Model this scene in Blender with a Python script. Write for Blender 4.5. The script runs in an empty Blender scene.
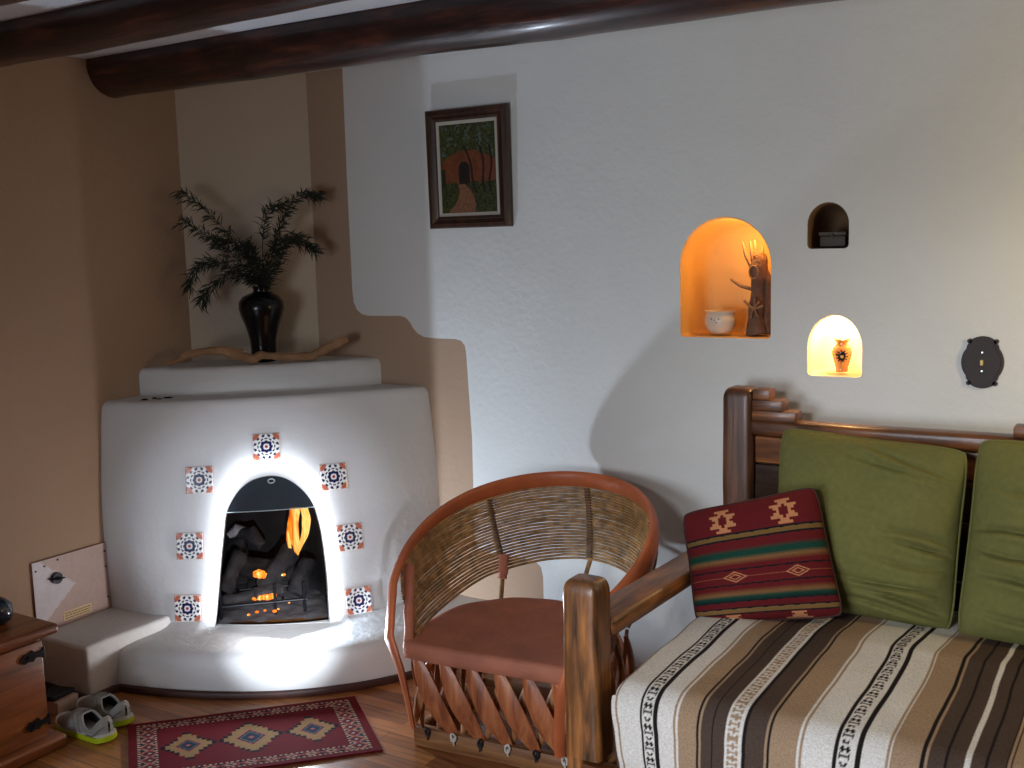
import bpy, bmesh, math, random
from mathutils import Vector, Matrix, noise
from mathutils.geometry import delaunay_2d_cdt
random.seed(7)
SC = bpy.context.scene
COL = SC.collection
PI = math.pi
def clamp(x, a=0.0, b=1.0): return max(a, min(b, x))
def lerp(a, b, t): return a + (b - a) * t
def interp(x, xs, ys):
    if x <= xs[0]: return ys[0]
    for i in range(1, len(xs)):
        if x <= xs[i]:
            t = (x - xs[i-1]) / (xs[i] - xs[i-1]); return lerp(ys[i-1], ys[i], t)
    return ys[-1]
def smooth_interp(x, xs, ys):
    # Catmull-Rom through (xs, ys)
    n = len(xs)
    x = clamp(x, xs[0], xs[-1])
    i = 0
    while i < n-2 and x > xs[i+1]: i += 1
    t = (x-xs[i])/(xs[i+1]-xs[i]); h = xs[i+1]-xs[i]
    def m(k):
        a = max(0, k-1); b = min(n-1, k+1)
        return (ys[b]-ys[a])/(xs[b]-xs[a])
    m0, m1 = m(i)*h, m(i+1)*h
    t2, t3 = t*t, t*t*t
    return (2*t3-3*t2+1)*ys[i] + (t3-2*t2+t)*m0 + (-2*t3+3*t2)*ys[i+1] + (t3-t2)*m1
def spline(pts, n):
    """Catmull-Rom resample of 3D (or any-D) points"""
    out = []
    P = [Vector(p) for p in pts]
    k = len(P)
    for j in range(n+1):
        s = j/n*(k-1); i = min(int(s), k-2); t = s-i
        p0 = P[max(0, i-1)]; p1 = P[i]; p2 = P[i+1]; p3 = P[min(k-1, i+2)]
        out.append(0.5*((2*p1)+(p2-p0)*t+(2*p0-5*p1+4*p2-p3)*t*t+(3*p1-p0-3*p2+p3)*t**3))
    return out

# ------------------------------------------------------------ materials
def new_mat(name):
    m = bpy.data.materials.new(name); m.use_nodes = True
    nt = m.node_tree; b = nt.nodes['Principled BSDF']
    return m, nt, b
def N(nt, t, **kw):
    n = nt.nodes.new(t)
    for k, v in kw.items():
        if k in n.inputs: n.inputs[k].default_value = v
        else: setattr(n, k, v)
    return n
def ramp(nt, stops):
    r = nt.nodes.new('ShaderNodeValToRGB')
    while len(r.color_ramp.elements) < len(stops): r.color_ramp.elements.new(0.5)
    for e, (p, c) in zip(r.color_ramp.elements, stops):
        e.position = p; e.color = (*c, 1)
    return r
def c255(r, g, b):
    f = lambda v: ((v/255+0.055)/1.055)**2.4 if v/255 > 0.04045 else v/255/12.92
    return (f(r), f(g), f(b))
def simple(name, col, rough=0.5, spec=0.5, metal=0.0, bump=0.0, bscale=60, var=0.0, vscale=8, coat=0.0):
    m, nt, b = new_mat(name)
    b.inputs['Base Color'].default_value = (*col, 1)
    b.inputs['Roughness'].default_value = rough
    b.inputs['Specular IOR Level'].default_value = spec
    b.inputs['Metallic'].default_value = metal
    b.inputs['Coat Weight'].default_value = coat
    tc = N(nt, 'ShaderNodeTexCoord')
    if var > 0:
        n = N(nt, 'ShaderNodeTexNoise', Scale=vscale, Detail=5.0)
        nt.links.new(tc.outputs['Object'], n.inputs['Vector'])
        r = ramp(nt, [(0.25, tuple(c*(1-var) for c in col)), (0.75, tuple(min(1, c*(1+var)) for c in col))])
        nt.links.new(n.outputs['Fac'], r.inputs['Fac']); nt.links.new(r.outputs['Color'], b.inputs['Base Color'])
    if bump > 0:
        n = N(nt, 'ShaderNodeTexNoise', Scale=bscale, Detail=6.0, Roughness=0.6)
        nt.links.new(tc.outputs['Object'], n.inputs['Vector'])
        bp = N(nt, 'ShaderNodeBump', Strength=bump, Distance=0.01)
        nt.links.new(n.outputs['Fac'], bp.inputs['Height']); nt.links.new(bp.outputs['Normal'], b.inputs['Normal'])
    return m
def plaster(name, col, bump=0.25, var=0.04):
    m, nt, b = new_mat(name)
    tc = N(nt, 'ShaderNodeTexCoord')
    n1 = N(nt, 'ShaderNodeTexNoise', Scale=2.2, Detail=4.0)
    n2 = N(nt, 'ShaderNodeTexNoise', Scale=38.0, Detail=8.0, Roughness=0.62)
    n3 = N(nt, 'ShaderNodeTexNoise', Scale=7.0, Detail=3.0)
    for n in (n1, n2, n3): nt.links.new(tc.outputs['Object'], n.inputs['Vector'])
    r = ramp(nt, [(0.3, tuple(c*(1-var) for c in col)), (0.7, tuple(min(1, c*(1+var)) for c in col))])
    nt.links.new(n1.outputs['Fac'], r.inputs['Fac']); nt.links.new(r.outputs['Color'], b.inputs['Base Color'])
    mx = N(nt, 'ShaderNodeMath', operation='MULTIPLY_ADD')
    nt.links.new(n3.outputs['Fac'], mx.inputs[0]); mx.inputs[1].default_value = 1.2
    nt.links.new(n2.outputs['Fac'], mx.inputs[2])
    bp = N(nt, 'ShaderNodeBump', Strength=bump, Distance=0.012)
    nt.links.new(mx.outputs[0], bp.inputs['Height']); nt.links.new(bp.outputs['Normal'], b.inputs['Normal'])
    b.inputs['Roughness'].default_value = 0.85
    b.inputs['Specular IOR Level'].default_value = 0.25
    return m
def wood(name, dark, mid, light, axis=2, scale=9.0, stretch=12.0, rough=0.3, coat=0.4, bump=0.2, contrast=(0.3, 0.5, 0.72), blotch=0.0):
    m, nt, b = new_mat(name)
    tc = N(nt, 'ShaderNodeTexCoord')
    mp = N(nt, 'ShaderNodeMapping')
    sc = [stretch, stretch, stretch]; sc[axis] = 1.0
    mp.inputs['Scale'].default_value = sc
    nt.links.new(tc.outputs['Object'], mp.inputs['Vector'])
    n = N(nt, 'ShaderNodeTexNoise', Scale=scale*0.35, Detail=8.0, Roughness=0.62, Distortion=0.6)
    nt.links.new(mp.outputs['Vector'], n.inputs['Vector'])
    r = ramp(nt, [(contrast[0], dark), (contrast[1], mid), (contrast[2], light)])
    nt.links.new(n.outputs['Fac'], r.inputs['Fac'])
    outc = r.outputs['Color']
    if blotch > 0:
        n4 = N(nt, 'ShaderNodeTexNoise', Scale=5.0, Detail=4.0)
        mp2 = N(nt, 'ShaderNodeMapping'); s2 = [3.0]*3; s2[axis] = 1.0; mp2.inputs['Scale'].default_value = s2
        nt.links.new(tc.outputs['Object'], mp2.inputs['Vector']); nt.links.new(mp2.outputs['Vector'], n4.inputs['Vector'])
        r4 = ramp(nt, [(0.45, (0, 0, 0)), (0.62, (1, 1, 1))])
        nt.links.new(n4.outputs['Fac'], r4.inputs['Fac'])
        sc4 = N(nt, 'ShaderNodeMath', operation='MULTIPLY'); sc4.inputs[1].default_value = blotch
        nt.links.new(r4.outputs['Color'], sc4.inputs[0])
        mix = N(nt, 'ShaderNodeMixRGB'); mix.inputs['Color2'].default_value = (*dark, 1)
        nt.links.new(sc4.outputs[0], mix.inputs['Fac']); nt.links.new(outc, mix.inputs['Color1']); outc = mix.outputs['Color']
    nt.links.new(outc, b.inputs['Base Color'])
    bp = N(nt, 'ShaderNodeBump', Strength=bump, Distance=0.004)
    nt.links.new(n.outputs['Fac'], bp.inputs['Height']); nt.links.new(bp.outputs['Normal'], b.inputs['Normal'])
    b.inputs['Roughness'].default_value = rough
    b.inputs['Coat Weight'].default_value = coat
    b.inputs['Coat Roughness'].default_value = 0.15
    return m
def attr_mat(name, rough=0.9, spec=0.2, bump=0.3, bscale=260, grain=0.12, coat=0.0):
    """colour read from the mesh's own painted pattern (attribute 'Col')"""
    m, nt, b = new_mat(name)
    a = N(nt, 'ShaderNodeAttribute', attribute_name='Col')
    tc = N(nt, 'ShaderNodeTexCoord')
    n = N(nt, 'ShaderNodeTexNoise', Scale=bscale, Detail=3.0)
    nt.links.new(tc.outputs['Object'], n.inputs['Vector'])
    r = ramp(nt, [(0.25, (1-grain*2,)*3), (0.7, (1.0,)*3)])
    nt.links.new(n.outputs['Fac'], r.inputs['Fac'])
    mx = N(nt, 'ShaderNodeMixRGB', blend_type='MULTIPLY'); mx.inputs['Fac'].default_value = 1.0
    nt.links.new(a.outputs['Color'], mx.inputs['Color1']); nt.links.new(r.outputs['Color'], mx.inputs['Color2'])
    nt.links.new(mx.outputs['Color'], b.inputs['Base Color'])
    b.inputs['Roughness'].default_value = rough; b.inputs['Specular IOR Level'].default_value = spec
    b.inputs['Coat Weight'].default_value = coat
    if bump:
        bp = N(nt, 'ShaderNodeBump', Strength=bump, Distance=0.003)
        nt.links.new(n.outputs['Fac'], bp.inputs['Height']); nt.links.new(bp.outputs['Normal'], b.inputs['Normal'])
    return m
def emit_mat(name, stops, strength, scale=20.0, alpha=None, stretch=(1, 1, .35)):
    m, nt, b = new_mat(name)
    nt.nodes.remove(b)
    out = nt.nodes['Material Output']
    e = N(nt, 'ShaderNodeEmission', Strength=strength)
    tc = N(nt, 'ShaderNodeTexCoord')
    mp = N(nt, 'ShaderNodeMapping'); mp.inputs['Scale'].default_value = stretch
    nt.links.new(tc.outputs['Object'], mp.inputs['Vector'])
    n = N(nt, 'ShaderNodeTexNoise', Scale=scale, Detail=4.0, Distortion=1.2)
    nt.links.new(mp.outputs['Vector'], n.inputs['Vector'])
    r = ramp(nt, stops); nt.links.new(n.outputs['Fac'], r.inputs['Fac']); nt.links.new(r.outputs['Color'], e.inputs['Color'])
    if alpha is not None:
        t = N(nt, 'ShaderNodeBsdfTransparent'); mx = N(nt, 'ShaderNodeMixShader')
        r2 = ramp(nt, [(alpha-0.12, (0, 0, 0)), (alpha+0.12, (1, 1, 1))])
        nt.links.new(n.outputs['Fac'], r2.inputs['Fac']); nt.links.new(r2.outputs['Color'], mx.inputs['Fac'])
        nt.links.new(t.outputs[0], mx.inputs[1]); nt.links.new(e.outputs[0], mx.inputs[2])
        nt.links.new(mx.outputs[0], out.inputs['Surface'])
    else:
        nt.links.new(e.outputs[0], out.inputs['Surface'])
    return m

# ------------------------------------------------------------ mesh helpers
class MB:
    def __init__(self): self.v = []; self.f = []; self.mi = []; self.col = []; self.cur = 0; self.usecol = False
    def add(self, vs, fs, cols=None):
        o = len(self.v); self.v += [Vector(p) for p in vs]
        self.f += [tuple(i+o for i in f) for f in fs]; self.mi += [self.cur]*len(fs)
        if cols: self.usecol = True; self.col += list(cols)
        else: self.col += [(1, 1, 1)]*len(vs)
        return self
    def box(self, a, b, bev=0.0, seg=2, M=None, wob=0.0):
        bm = bmesh.new(); bmesh.ops.create_cube(bm, size=1.0)
        for v in bm.verts:
            v.co = Vector([lerp(a[i], b[i], v.co[i]+0.5) for i in range(3)])
        if bev > 0: bmesh.ops.bevel(bm, geom=list(bm.edges), offset=bev, segments=seg, profile=0.5, affect='EDGES')
        if wob > 0:
            bmesh.ops.subdivide_edges(bm, edges=[e for e in bm.edges if e.calc_length() > 0.06], cuts=5, use_grid_fill=True)
            for v in bm.verts: v.co += noise.noise_vector(v.co*7.0)*wob
        bm.verts.index_update()
        vs = [(M @ v.co if M else v.co.copy()) for v in bm.verts]
        fs = [[v.index for v in f.verts] for f in bm.faces]
        bm.free(); return self.add(vs, fs)
    def prism(self, poly, a, b, axis=1, bev=0.0, M=None):
        """2D polygon extruded between a and b along axis; poly in the other two axes"""
        bm = bmesh.new()
        def P(p, h):
            return Vector((p[0], h, p[1])) if axis == 1 else (Vector((h, p[0], p[1])) if axis == 0 else Vector((p[0], p[1], h)))
        lo = [bm.verts.new(P(p, a)) for p in poly]; hi = [bm.verts.new(P(p, b)) for p in poly]
        n = len(poly)
        bm.faces.new(lo); bm.faces.new(hi[::-1])
        for i in range(n): bm.faces.new((lo[i], hi[i], hi[(i+1) % n], lo[(i+1) % n]))
        bmesh.ops.recalc_face_normals(bm, faces=bm.faces)
        if bev > 0: bmesh.ops.bevel(bm, geom=list(bm.edges), offset=bev, segments=2, profile=0.5, affect='EDGES')
        bm.verts.index_update()
        vs = [(M @ v.co if M else v.co.copy()) for v in bm.verts]; fs = [[v.index for v in f.verts] for f in bm.faces]
        bm.free(); return self.add(vs, fs)
    def tube(self, pts, rad, n=10, cap=True, up=None, flat=1.0, closed=False):
        """rad: number or list; flat: thickness ratio across the 'up' direction"""
        P = [Vector(p) for p in pts]; k = len(P)
        R = [rad]*k if not isinstance(rad, (list, tuple)) else list(rad)
        if len(R) != k: R = [interp(i/(k-1)*(len(R)-1), list(range(len(R))), R) for i in range(k)]
        vs = []; prev = None
        for i in range(k):
            t = (P[min(i+1, k-1)]-P[max(i-1, 0)]).normalized()
            if up is not None:
                u = Vector(up(i/(k-1)) if callable(up) else up); u = (u-t*u.dot(t)).normalized()
            else:
                if prev is None:
                    u = Vector((0, 0, 1)) if abs(t.z) < 0.9 else Vector((1, 0, 0))
                else: u = prev
                u = (u-t*u.dot(t)).normalized(); prev = u
            s = t.cross(u)
            for j in range(n):
                a = 2*PI*j/n; vs.append(P[i]+s*math.cos(a)*R[i]+u*math.sin(a)*R[i]*flat)
        fs = [(i*n+j, i*n+(j+1) % n, (i+1)*n+(j+1) % n, (i+1)*n+j) for i in range(k-1) for j in range(n)]
        if cap: fs += [tuple(range(n))[::-1], tuple(range((k-1)*n, k*n))]
        return self.add(vs, fs)
    def lathe(self, prof, n=32, c=(0, 0, 0), colf=None, wob=0.0):
        vs = []; cols = []
        for r, z in prof:
            for j in range(n):
                a = 2*PI*j/n; w = 1+wob*math.sin(3*a+z*40)
                vs.append(Vector((c[0]+r*w*math.cos(a), c[1]+r*w*math.sin(a), c[2]+z)))
                if colf: cols.append(colf(a, z, r))
        k = len(prof)
        fs = [(i*n+j, i*n+(j+1) % n, (i+1)*n+(j+1) % n, (i+1)*n+j) for i in range(k-1) for j in range(n)]
        if prof[0][0] > 1e-4: fs.append(tuple(range(n))[::-1])
        if prof[-1][0] > 1e-4: fs.append(tuple(range((k-1)*n, k*n)))
        return self.add(vs, fs, cols or None)
    def grid(self, nu, nv, fn, colf=None, flip=False):
        vs = [Vector(fn(i/nu, j/nv)) for j in range(nv+1) for i in range(nu+1)]
        cols = [colf(i/nu, j/nv) for j in range(nv+1) for i in range(nu+1)] if colf else None
        w = nu+1
        fs = [(j*w+i, j*w+i+1, (j+1)*w+i+1, (j+1)*w+i) for j in range(nv) for i in range(nu)]
        if flip: fs = [f[::-1] for f in fs]
        return self.add(vs, fs, cols)
    def noise(self, amp, freq):
        self.v = [p+noise.noise_vector(p*freq)*amp for p in self.v]; return self
    def build(self, name, mat, parent=None, loc=None, smooth=True, angle=40, fix=True):
        me = bpy.data.meshes.new(name)
        if parent is not None:
            inv = parent.matrix_basis.inverted()
            p2 = parent.parent
            if p2 is not None: inv = (p2.matrix_basis @ parent.matrix_basis).inverted()
            vs = [inv @ p for p in self.v]
        else:
            loc = Vector(loc) if loc is not None else Vector((0, 0, 0)); vs = [p-loc for p in self.v]
        me.from_pydata([tuple(p) for p in vs], [], self.f)
        mats = mat if isinstance(mat, (list, tuple)) else [mat]
        for m in mats: me.materials.append(m)
        for p, mi in zip(me.polygons, self.mi): p.material_index = mi
        if self.usecol:
            a = me.color_attributes.new('Col', 'FLOAT_COLOR', 'POINT')
            flat = []
            for c in self.col: flat += [c[0], c[1], c[2], 1.0]
            a.data.foreach_set('color', flat)
        if fix:
            bm = bmesh.new(); bm.from_mesh(me); bmesh.ops.recalc_face_normals(bm, faces=bm.faces); bm.to_mesh(me); bm.free()
        if smooth:
            me.shade_smooth()
            try: me.set_sharp_from_angle(angle=math.radians(angle))
            except Exception: pass
        o = bpy.data.objects.new(name, me); COL.objects.link(o)
        if parent is not None: o.parent = parent
        else: o.location = loc
        return o
def tag(o, label=None, cat=None, group=None, kind=None):
    if label: o['label'] = label
    if cat: o['category'] = cat
    if group: o['group'] = group
    if kind: o['kind'] = kind
    return o
def empty(name, loc, rz=0.0, **kw):
    o = bpy.data.objects.new(name, None); COL.objects.link(o); o.empty_display_size = 0.1
    o.matrix_basis = Matrix.Translation(Vector(loc)) @ Matrix.Rotation(rz, 4, 'Z')
    return tag(o, **kw)

# ------------------------------------------------------------ room numbers (metres)
XL, YR, ZC = -3.445, 3.39, 2.243        # left wall plane, right (far) wall plane, ceiling height
XE, YE = 2.0, -2.0                      # how far the room reaches to the right / towards the viewer
S2 = 2**-0.5
def W(u, v, z):                         # corner frame: u out of the corner along the diagonal, v sideways
    return Vector((XL+(u+v)*S2, YR+(v-u)*S2, z))
def WP(phi, r, z):
    a = math.radians(phi); return W(r*math.cos(a), r*math.sin(a), z)

M_white = plaster('plaster_white', c255(218, 218, 214))
M_chim = plaster('plaster_cream', c255(192, 176, 156))
M_tan = plaster('plaster_tan', c255(172, 144, 120))
M_fire = plaster('plaster_fireplace', c255(214, 213, 211), bump=0.26)
M_ceil = plaster('plaster_ceiling', c255(205, 207, 212), bump=0.05)
M_viga = wood('log_stain', c255(16, 8, 7), c255(50, 22, 17), c255(92, 46, 32), axis=0, scale=16, stretch=7, rough=0.34, coat=0.3, bump=0.5, blotch=0.6)
M_sofa_x = wood('pine_stain_x', c255(44, 24, 12), c255(112, 66, 34), c255(158, 98, 50), axis=0, rough=0.42, coat=0.15, blotch=0.6)
M_sofa_y = wood('pine_stain_y', c255(62, 38, 20), c255(140, 88, 46), c255(190, 126, 66), axis=1, rough=0.40, coat=0.18, blotch=0.5)
M_sofa_z = wood('pine_stain_z', c255(50, 32, 18), c255(138, 88, 46), c255(196, 128, 66), axis=2, rough=0.40, coat=0.18, blotch=0.6)
M_sofa_dark = wood('pine_dark', c255(18, 12, 8), c255(42, 26, 16), c255(66, 40, 24), axis=0, rough=0.4, coat=0.2)
M_backpost = wood('pine_backpost', c255(38, 22, 14), c255(84, 50, 30), c255(118, 74, 44), axis=2, rough=0.42, coat=0.15, blotch=0.3)
M_leather = simple('leather_red_brown', c255(178, 112, 88), rough=0.65, spec=0.3, bump=0.3, bscale=30, var=0.22, vscale=9)
M_leather2 = simple('leather_hoop', c255(186, 100, 60), rough=0.42, spec=0.45, bump=0.25, bscale=25, var=0.22, vscale=8)
M_reed = simple('reed', c255(160, 122, 76), rough=0.5, var=0.6, vscale=34)
M_stay = simple('reed_stay', c255(96, 66, 42), rough=0.6, var=0.4, vscale=40)
M_slat = wood('lattice_wood', c255(112, 58, 34), c255(170, 98, 60), c255(204, 136, 86), axis=2, rough=0.45, coat=0.1)
M_slat2 = wood('lattice_wood_pale', c255(110, 70, 42), c255(166, 110, 70), c255(196, 142, 92), axis=2, rough=0.5, coat=0.0)
M_base = wood('chair_base_wood', c255(82, 50, 26), c255(138, 92, 54), c255(170, 122, 74), axis=0, rough=0.5, coat=0.0)
M_chest = wood('chest_pine', c255(84, 42, 16), c255(126, 68, 28), c255(150, 88, 40), axis=1, scale=7, rough=0.35, coat=0.3)
M_iron = simple('black_iron', c255(26, 26, 30), rough=0.45, metal=0.6)
M_black = simple('black_glaze', c255(7, 8, 13), rough=0.22, spec=0.3, coat=0.2)
M_soot = simple('soot', c255(26, 21, 19), rough=0.9, bump=0.6, bscale=18, var=0.6, vscale=12)
M_char = simple('charred_wood', c255(40, 34, 33), rough=0.85, bump=1.0, bscale=26, var=0.95, vscale=20)
M_ash = simple('ash', c255(78, 72, 72), rough=0.95, bump=0.6, bscale=40, var=0.4, vscale=20)
M_guard = simple('guard_plate', c255(3, 12, 22), rough=0.5, spec=0.2, var=0.3, vscale=5)
M_rim = simple('pale_metal_rim', c255(190, 205, 205), rough=0.3, metal=0.5)
M_trim = simple('dark_base_trim', c255(66, 36, 30), rough=0.5, var=0.3, vscale=10)
M_drift = simple('driftwood', c255(150, 114, 82), rough=0.8, bump=0.7, bscale=35, var=0.35, vscale=18)
M_leaf = simple('dried_leaf', c255(34, 42, 30), rough=0.6, var=0.3, vscale=30)
M_green = simple('green_woven', c255(110, 109, 62), rough=0.95, spec=0.15, bump=0.5, bscale=420, var=0.10, vscale=60)
M_sheet = simple('white_sheet', c255(200, 205, 215), rough=0.9)
M_rug = attr_mat('rug_wool', rough=0.98, spec=0.1, bump=0.6, bscale=320, grain=0.18)
M_blanket = attr_mat('blanket_wool', rough=0.98, spec=0.1, bump=0.7, bscale=240, grain=0.16)
M_pillow = attr_mat('pillow_weave', rough=0.95, spec=0.1, bump=0.5, bscale=380, grain=0.14)
M_paint = attr_mat('oil_paint', rough=0.5, spec=0.4, bump=0.4, bscale=90, grain=0.15)
M_tile = attr_mat('glazed_tile', rough=0.15, spec=0.5, bump=0.0, grain=0.03, coat=0.4)
M_cream = simple('cream_ceramic', c255(222, 206, 186), rough=0.35, var=0.05)

# ------------------------------------------------------------ floor
def floor_mat():
    m, nt, b = new_mat('floor_boards')
    tc = N(nt, 'ShaderNodeTexCoord')
    br = N(nt, 'ShaderNodeTexBrick', offset=0.37, offset_frequency=2)
    br.inputs['Scale'].default_value = 1.0
    br.inputs['Brick Width'].default_value = 0.62; br.inputs['Row Height'].default_value = 0.062
    br.inputs['Mortar Size'].default_value = 0.0012; br.inputs['Mortar Smooth'].default_value = 0.3
    br.inputs['Color1'].default_value = (*c255(196, 130, 74), 1); br.inputs['Color2'].default_value = (*c255(134, 78, 38), 1)
    br.inputs['Mortar'].default_value = (*c255(48, 26, 14), 1)
    nt.links.new(tc.outputs['Object'], br.inputs['Vector'])
    mp = N(nt, 'ShaderNodeMapping'); mp.inputs['Scale'].default_value = (3, 40, 10)
    nt.links.new(tc.outputs['Object'], mp.inputs['Vector'])
    n = N(nt, 'ShaderNodeTexNoise', Scale=1.6, Detail=8.0, Roughness=0.6, Distortion=0.5)
    nt.links.new(mp.outputs['Vector'], n.inputs['Vector'])
    r = ramp(nt, [(0.3, (0.55,)*3), (0.7, (1.15,)*3)])
    nt.links.new(n.outputs['Fac'], r.inputs['Fac'])
    mx = N(nt, 'ShaderNodeMixRGB', blend_type='MULTIPLY'); mx.inputs['Fac'].default_value = 1.0
    nt.links.new(br.outputs['Color'], mx.inputs['Color1']); nt.links.new(r.outputs['Color'], mx.inputs['Color2'])
    nt.links.new(mx.outputs['Color'], b.inputs['Base Color'])
    b.inputs['Roughness'].default_value = 0.32; b.inputs['Coat Weight'].default_value = 0.2
    bp = N(nt, 'ShaderNodeBump', Strength=0.3, Distance=0.002)
    nt.links.new(br.outputs['Fac'], bp.inputs['Height']); bp.invert = True
    nt.links.new(bp.outputs['Normal'], b.inputs['Normal'])
    return m
tag(MB().box((XL-.3, YE, -0.1), (XE, YR+.45, 0.0)).build('floor', floor_mat(), smooth=False), kind='structure')
tag(MB().box((XL-.3, YE, ZC), (XE, YR+.45, ZC+0.1)).build('ceiling', M_ceil, smooth=False), kind='structure')
tag(MB().box((XL-.3, YE, 0.0), (XL, YR+.45, ZC)).build('wall_left', M_tan, smooth=False), kind='structure')

tag(MB().box((XE, YE, 0.0), (XE+.2, YR+.45, ZC)).build('wall_east', M_tan, smooth=False), kind='structure')
# ------------------------------------------------------------ right wall with painted border and niches
def arch_outline(pts, n): 
    return [tuple(p) for p in spline([Vector((a, b, 0)) for a, b in pts], n)]
def smooth_closed_arch(left_x, right_x, z0, top, tilt=0.0, n=20, flat=1.0, rc=0.012):
    """outline from bottom left, up round the arch, to bottom right (x,z)"""
    cx = (left_x+right_x)/2; hw = (right_x-left_x)/2; spring = top-hw*flat
    out = [(left_x+rc, z0), (left_x+rc*.3, z0+rc*.3), (left_x, z0+rc)]
    for i in range(n+1):
        a = PI-PI*i/n
        out.append((cx+hw*math.cos(a)+tilt*math.sin(a), spring+hw*flat*math.sin(a)))
    out += [(right_x, z0+rc), (right_x-rc*.3, z0+rc*.3), (right_x-rc, z0)]
    return out
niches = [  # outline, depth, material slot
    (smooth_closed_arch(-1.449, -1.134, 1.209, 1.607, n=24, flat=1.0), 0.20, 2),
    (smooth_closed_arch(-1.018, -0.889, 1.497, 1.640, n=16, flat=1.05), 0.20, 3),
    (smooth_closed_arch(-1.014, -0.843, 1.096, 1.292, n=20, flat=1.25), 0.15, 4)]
border = [(-2.886, ZC), (-2.887, 2.0), (-2.888, 1.8), (-2.886, 1.36), (-2.882, 1.315), (-2.866, 1.283), (-2.842, 1.266), (-2.81, 1.260),
          (-2.72, 1.260), (-2.646, 1.262), (-2.618, 1.255), (-2.598, 1.238), (-2.584, 1.215), (-2.562, 1.194), (-2.53, 1.180), (-2.47, 1.176),
          (-2.383, 1.176), (-2.355, 1.170), (-2.338, 1.152), (-2.333, 1.125), (-2.325, 0.95), (-2.318, 0.8), (-2.319, 0.6), (-2.318, 0.39),
          (-2.305, 0.352), (-2.27, 0.343), (-2.08, 0.343), (-2.045, 0.338), (-2.02, 0.318), (-2.012, 0.28), (-2.012, 0.0)]
def in_poly(p, poly):
    x, y = p; c = False; n = len(poly)
    for i in range(n):
        x1, y1 = poly[i]; x2, y2 = poly[(i+1) % n]
        if (y1 > y) != (y2 > y) and x < (x2-x1)*(y-y1)/(y2-y1)+x1: c = not c
    return c
V2 = []; E2 = []
def chain(pts, closed):
    o = len(V2); V2.extend(Vector(p[:2]) for p in pts); n = len(pts)
    E2.extend((o+i, o+i+1) for i in range(n-1))
    if closed: E2.append((o+n-1, o))
chain([(XL-.3, 0), (XE, 0), (XE, ZC), (XL-.3, ZC)], True)
chain(border, False)
for ol, d, s in niches: chain(ol, True)
vo, eo, fo, *_ = delaunay_2d_cdt(V2, E2, [], 0, 1e-6)
paint_poly = border+[(XL-.3, 0), (XL-.3, ZC)]
wall = MB()
base = len(wall.v); wall.v += [Vector((p.x, YR, p.y)) for p in vo]; wall.col += [(1, 1, 1)]*len(vo)
for f in fo:
    c = sum((vo[i] for i in f), Vector((0, 0)))/len(f)
    if any(in_poly(c, ol) for ol, d, s in niches): continue
    wall.f.append(tuple(f)); wall.mi.append(1 if in_poly(c, paint_poly) else 0)
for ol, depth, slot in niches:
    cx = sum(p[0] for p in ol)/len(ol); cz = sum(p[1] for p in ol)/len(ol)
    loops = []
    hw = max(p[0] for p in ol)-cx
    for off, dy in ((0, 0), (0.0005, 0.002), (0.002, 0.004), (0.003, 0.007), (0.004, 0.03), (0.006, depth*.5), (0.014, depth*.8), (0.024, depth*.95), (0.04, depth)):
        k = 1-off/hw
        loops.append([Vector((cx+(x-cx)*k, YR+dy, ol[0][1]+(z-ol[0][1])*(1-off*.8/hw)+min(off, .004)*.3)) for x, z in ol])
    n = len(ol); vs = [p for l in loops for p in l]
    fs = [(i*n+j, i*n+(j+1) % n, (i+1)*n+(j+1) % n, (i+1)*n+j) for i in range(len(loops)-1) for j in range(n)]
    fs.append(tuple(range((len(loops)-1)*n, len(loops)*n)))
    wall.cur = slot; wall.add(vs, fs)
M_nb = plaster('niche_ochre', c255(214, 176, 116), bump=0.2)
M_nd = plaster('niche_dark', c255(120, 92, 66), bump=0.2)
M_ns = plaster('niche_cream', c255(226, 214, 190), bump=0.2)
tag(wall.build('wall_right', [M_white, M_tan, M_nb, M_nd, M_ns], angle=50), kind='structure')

# ------------------------------------------------------------ ceiling logs
def viga(cy, cz, r, x0, x1, seed, label):
    n = 60; mb = MB(); pts = []; rr = []
    for i in range(n+1):
        t = i/n; x = lerp(x0, x1, t)
        pts.append((x, cy+0.006*math.sin(x*2.1+seed), cz+0.004*math.sin(x*1.3+seed*2)))
        rr.append(r*(1+0.012*math.sin(x*5+seed)+0.02*noise.noise(Vector((x*2.3, seed, 0)))))
    mb.tube(pts, rr, n=28)
    for k in range(len(mb.v)):
        p = mb.v[k]; d = p-Vector((p.x, cy, cz))
        mb.v[k] = p+d.normalized()*0.005*noise.noise(Vector((p.x*3, p.y*14, p.z*14+seed)))
    # knots
    rnd = random.Random(seed)
    for q in range(6):
        x = lerp(x0, x1, rnd.random()); a = rnd.uniform(-2.6, -0.9)
        c = Vector((x, cy+r*math.cos(a), cz+r*math.sin(a)))
        for k in range(len(mb.v)):
            d = (mb.v[k]-c).length
            if d < 0.05: mb.v[k] += (c-Vector((x, cy, cz))).normalized()*0.006*(1-d/0.05)
    tag(mb.build('ceiling_beam', M_viga, loc=(x0, cy, cz), angle=60), label, 'beam', 'round log ceiling beams')
viga(2.72, 2.213, 0.104, XL-.12, XE, 3, 'dark round log beam nearest the wall, whose rounded end meets the brown wall')
viga(2.13, 2.224, 0.085, XL-.12, XE, 8, 'dark round log beam with knots, the middle one of the three under the ceiling')
viga(1.55, 2.200, 0.090, XL-.12, XE, 5, 'dark round log beam showing only as a sliver in the top left corner')

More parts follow.
